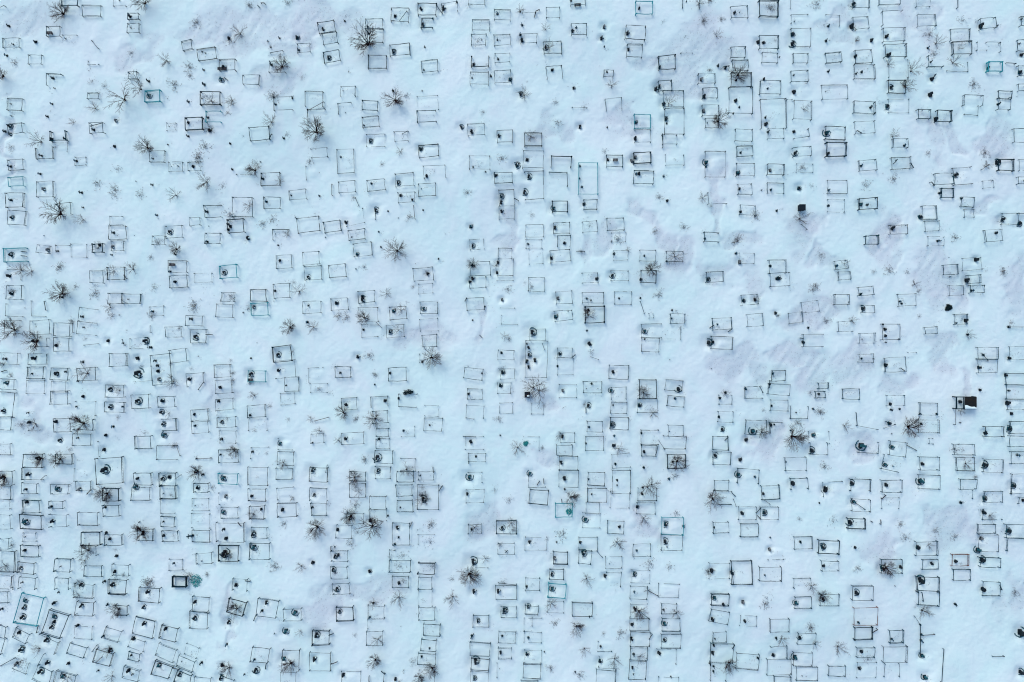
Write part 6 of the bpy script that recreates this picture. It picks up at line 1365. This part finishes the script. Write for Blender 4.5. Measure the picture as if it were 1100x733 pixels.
# open shelter with a half roof over one grave
hS = 0.85
x0, y0 = plan(1026.5, 426.5, hS); x1, y1 = plan(1047.2, 439.2, hS)
cx, cy = (x0 + x1) / 2, (y0 + y1) / 2; z = gz(cx, cy)
root = empty("grave_shelter", (cx, cy, z))
a, b = (x1 - x0) / 2, (y0 - y1) / 2
for (u_, v_) in ((-1, 1), (1, 1), (1, -1), (-1, -1)):
    MB().beam((a * u_, b * v_, -.2), (a * u_, b * v_, hS - .05), .12).build("post", 'iron', root)
for (p0, p1) in (((-a, b), (a, b)), ((a, b - .07), (a, -b + .07)), ((a, -b), (-a, -b)), ((-a, -b + .07), (-a, b - .07))):
    MB().beam((p0[0], p0[1], hS), (p1[0], p1[1], hS), .12).build("top_beam", 'iron', root)
MB().beam((-a * .25, b - .08, hS), (-a * .25, -b + .08, hS), .1).build("top_beam", 'iron', root)
MB().box(-a * .2, a + .04, -b - .04, b + .04, hS + .065, hS + .115).build("roof_sheet", 'roof', root)
sn = MB(); seg = 14
top = []; bot = []
for i in range(seg + 1):
    t = i / seg
    xx = -a * .18 + (a * 1.18) * t
    edge = -b + .5 - .30 * t + .05 * math.sin(t * 9) if t < .9 else -b + .2
    bot.append((xx, -b - .03)); top.append((xx, edge))
for i in range(seg + 1):
    sn.v += [(bot[i][0], bot[i][1], hS + .117), (bot[i][0], bot[i][1] + .04, hS + .2), (top[i][0], (bot[i][1] + top[i][1]) / 2, hS + .22), (top[i][0], top[i][1], hS + .12)]
for i in range(seg):
    for k in range(3):
        q = i * 4 + k
        sn.f.append((q, q + 4, q + 5, q + 1))
sn.f.append((0, 1, 2, 3)); n_ = seg * 4; sn.f.append((n_ + 3, n_ + 2, n_ + 1, n_))
sn.build("roof_snow", 'snow', root, True)
tag(root, "dark open shelter on posts with a half roof of black sheet and snow", "shelter")
x, y = plan(1032.5, 432, .6)
root = empty("gravestone", (x, y, gz(x, y)), .1); root.scale = (.55, .55, .55)
for pn, mb, m, sm in proto_stone(0, random.Random(5)): mb.build(pn, m, root, sm)
tag(root, "dark gravestone under the open end of the roofed shelter", "gravestone", "stones at the graves")

# the big dark conifer wreath heaps seen at a few graves
for (px, py, R, lab) in ((1020.4, 330.5, .85, "large black wreath heap on open snow above a small red-cornered fence"),
                         (300.8 - 155 * 0, 0, 0, "")):
    if not R: continue
    x, y = plan(px, py, .3); root = empty("wreath_heap", (x, y, gz(x, y)))
    rr = random.Random(4)
    MB().leaves(0, .05, 0, R * .42, 300, .16, .7, rr).leaves(-.22, -.2, 0, R * .26, 120, .14, .7, rr).leaves(.3, .0, 0, R * .24, 90, .14, .7, rr).leaves(-.05, .3, 0, R * .15, 60, .12, .7, rr).build("wreath", 'wreath', root)
    MB().beam((0, 0, -.1), (0, 0, .6), .06).build("stake", 'iron', root)
    tag(root, lab, "wreath heap")

# dry grass tips through the thin snow
rg = np.random.RandomState(12)
mb = MB()
J, I = np.nonzero(thin > .45)
if len(J):
    for k in rg.choice(len(J), min(5200, len(J)), replace=False):
        x, y = xs[I[k]] + rg.uniform(-.1, .1), ys[J[k]] + rg.uniform(-.1, .1)
        if abs(x) > 75 or abs(y) > 52: continue
        t = rg.uniform(0, 6.28); l = rg.uniform(.05, .16)
        p = Vector((x, y, gz(x, y) - .02))
        mb.twig(p, p + Vector((math.cos(t) * l, math.sin(t) * l, l)), .010, .005)
def tuft(px, py, R, nn):
    cx, cy = plan(px, py)
    for _ in range(nn):
        x, y = cx + rg.normal(0, R), cy + rg.normal(0, R * .8)
        t = rg.uniform(0, 6.28); l = rg.uniform(.06, .22)
        p = Vector((x, y, gz(x, y) - .02))
        mb.twig(p, p + Vector((math.cos(t) * l, math.sin(t) * l, l * .8)), .013, .006)
for p in PLOT:
    if p['st'] != 'T' and rg.rand() < .65:
        q = p['q'][rg.randint(4)] if rg.rand() < .4 else (sum(a for a, b in p['q']) / 4, sum(b for a, b in p['q']) / 4)
        tuft(q[0] + rg.normal(0, 2), q[1] + rg.normal(0, 1.5), rg.uniform(.2, .6), rg.randint(3, 16))
for m_ in MARK:
    if rg.rand() < .6: tuft(m_[0] + rg.uniform(0, 4), m_[1] + rg.normal(0, 1.5), rg.uniform(.15, .4), rg.randint(3, 10))
o = mb.build("dry_grass", 'weed')
tag(o, "fine dry grass tips showing through the wind-scoured snow", "grass"); o["kind"] = "stuff"
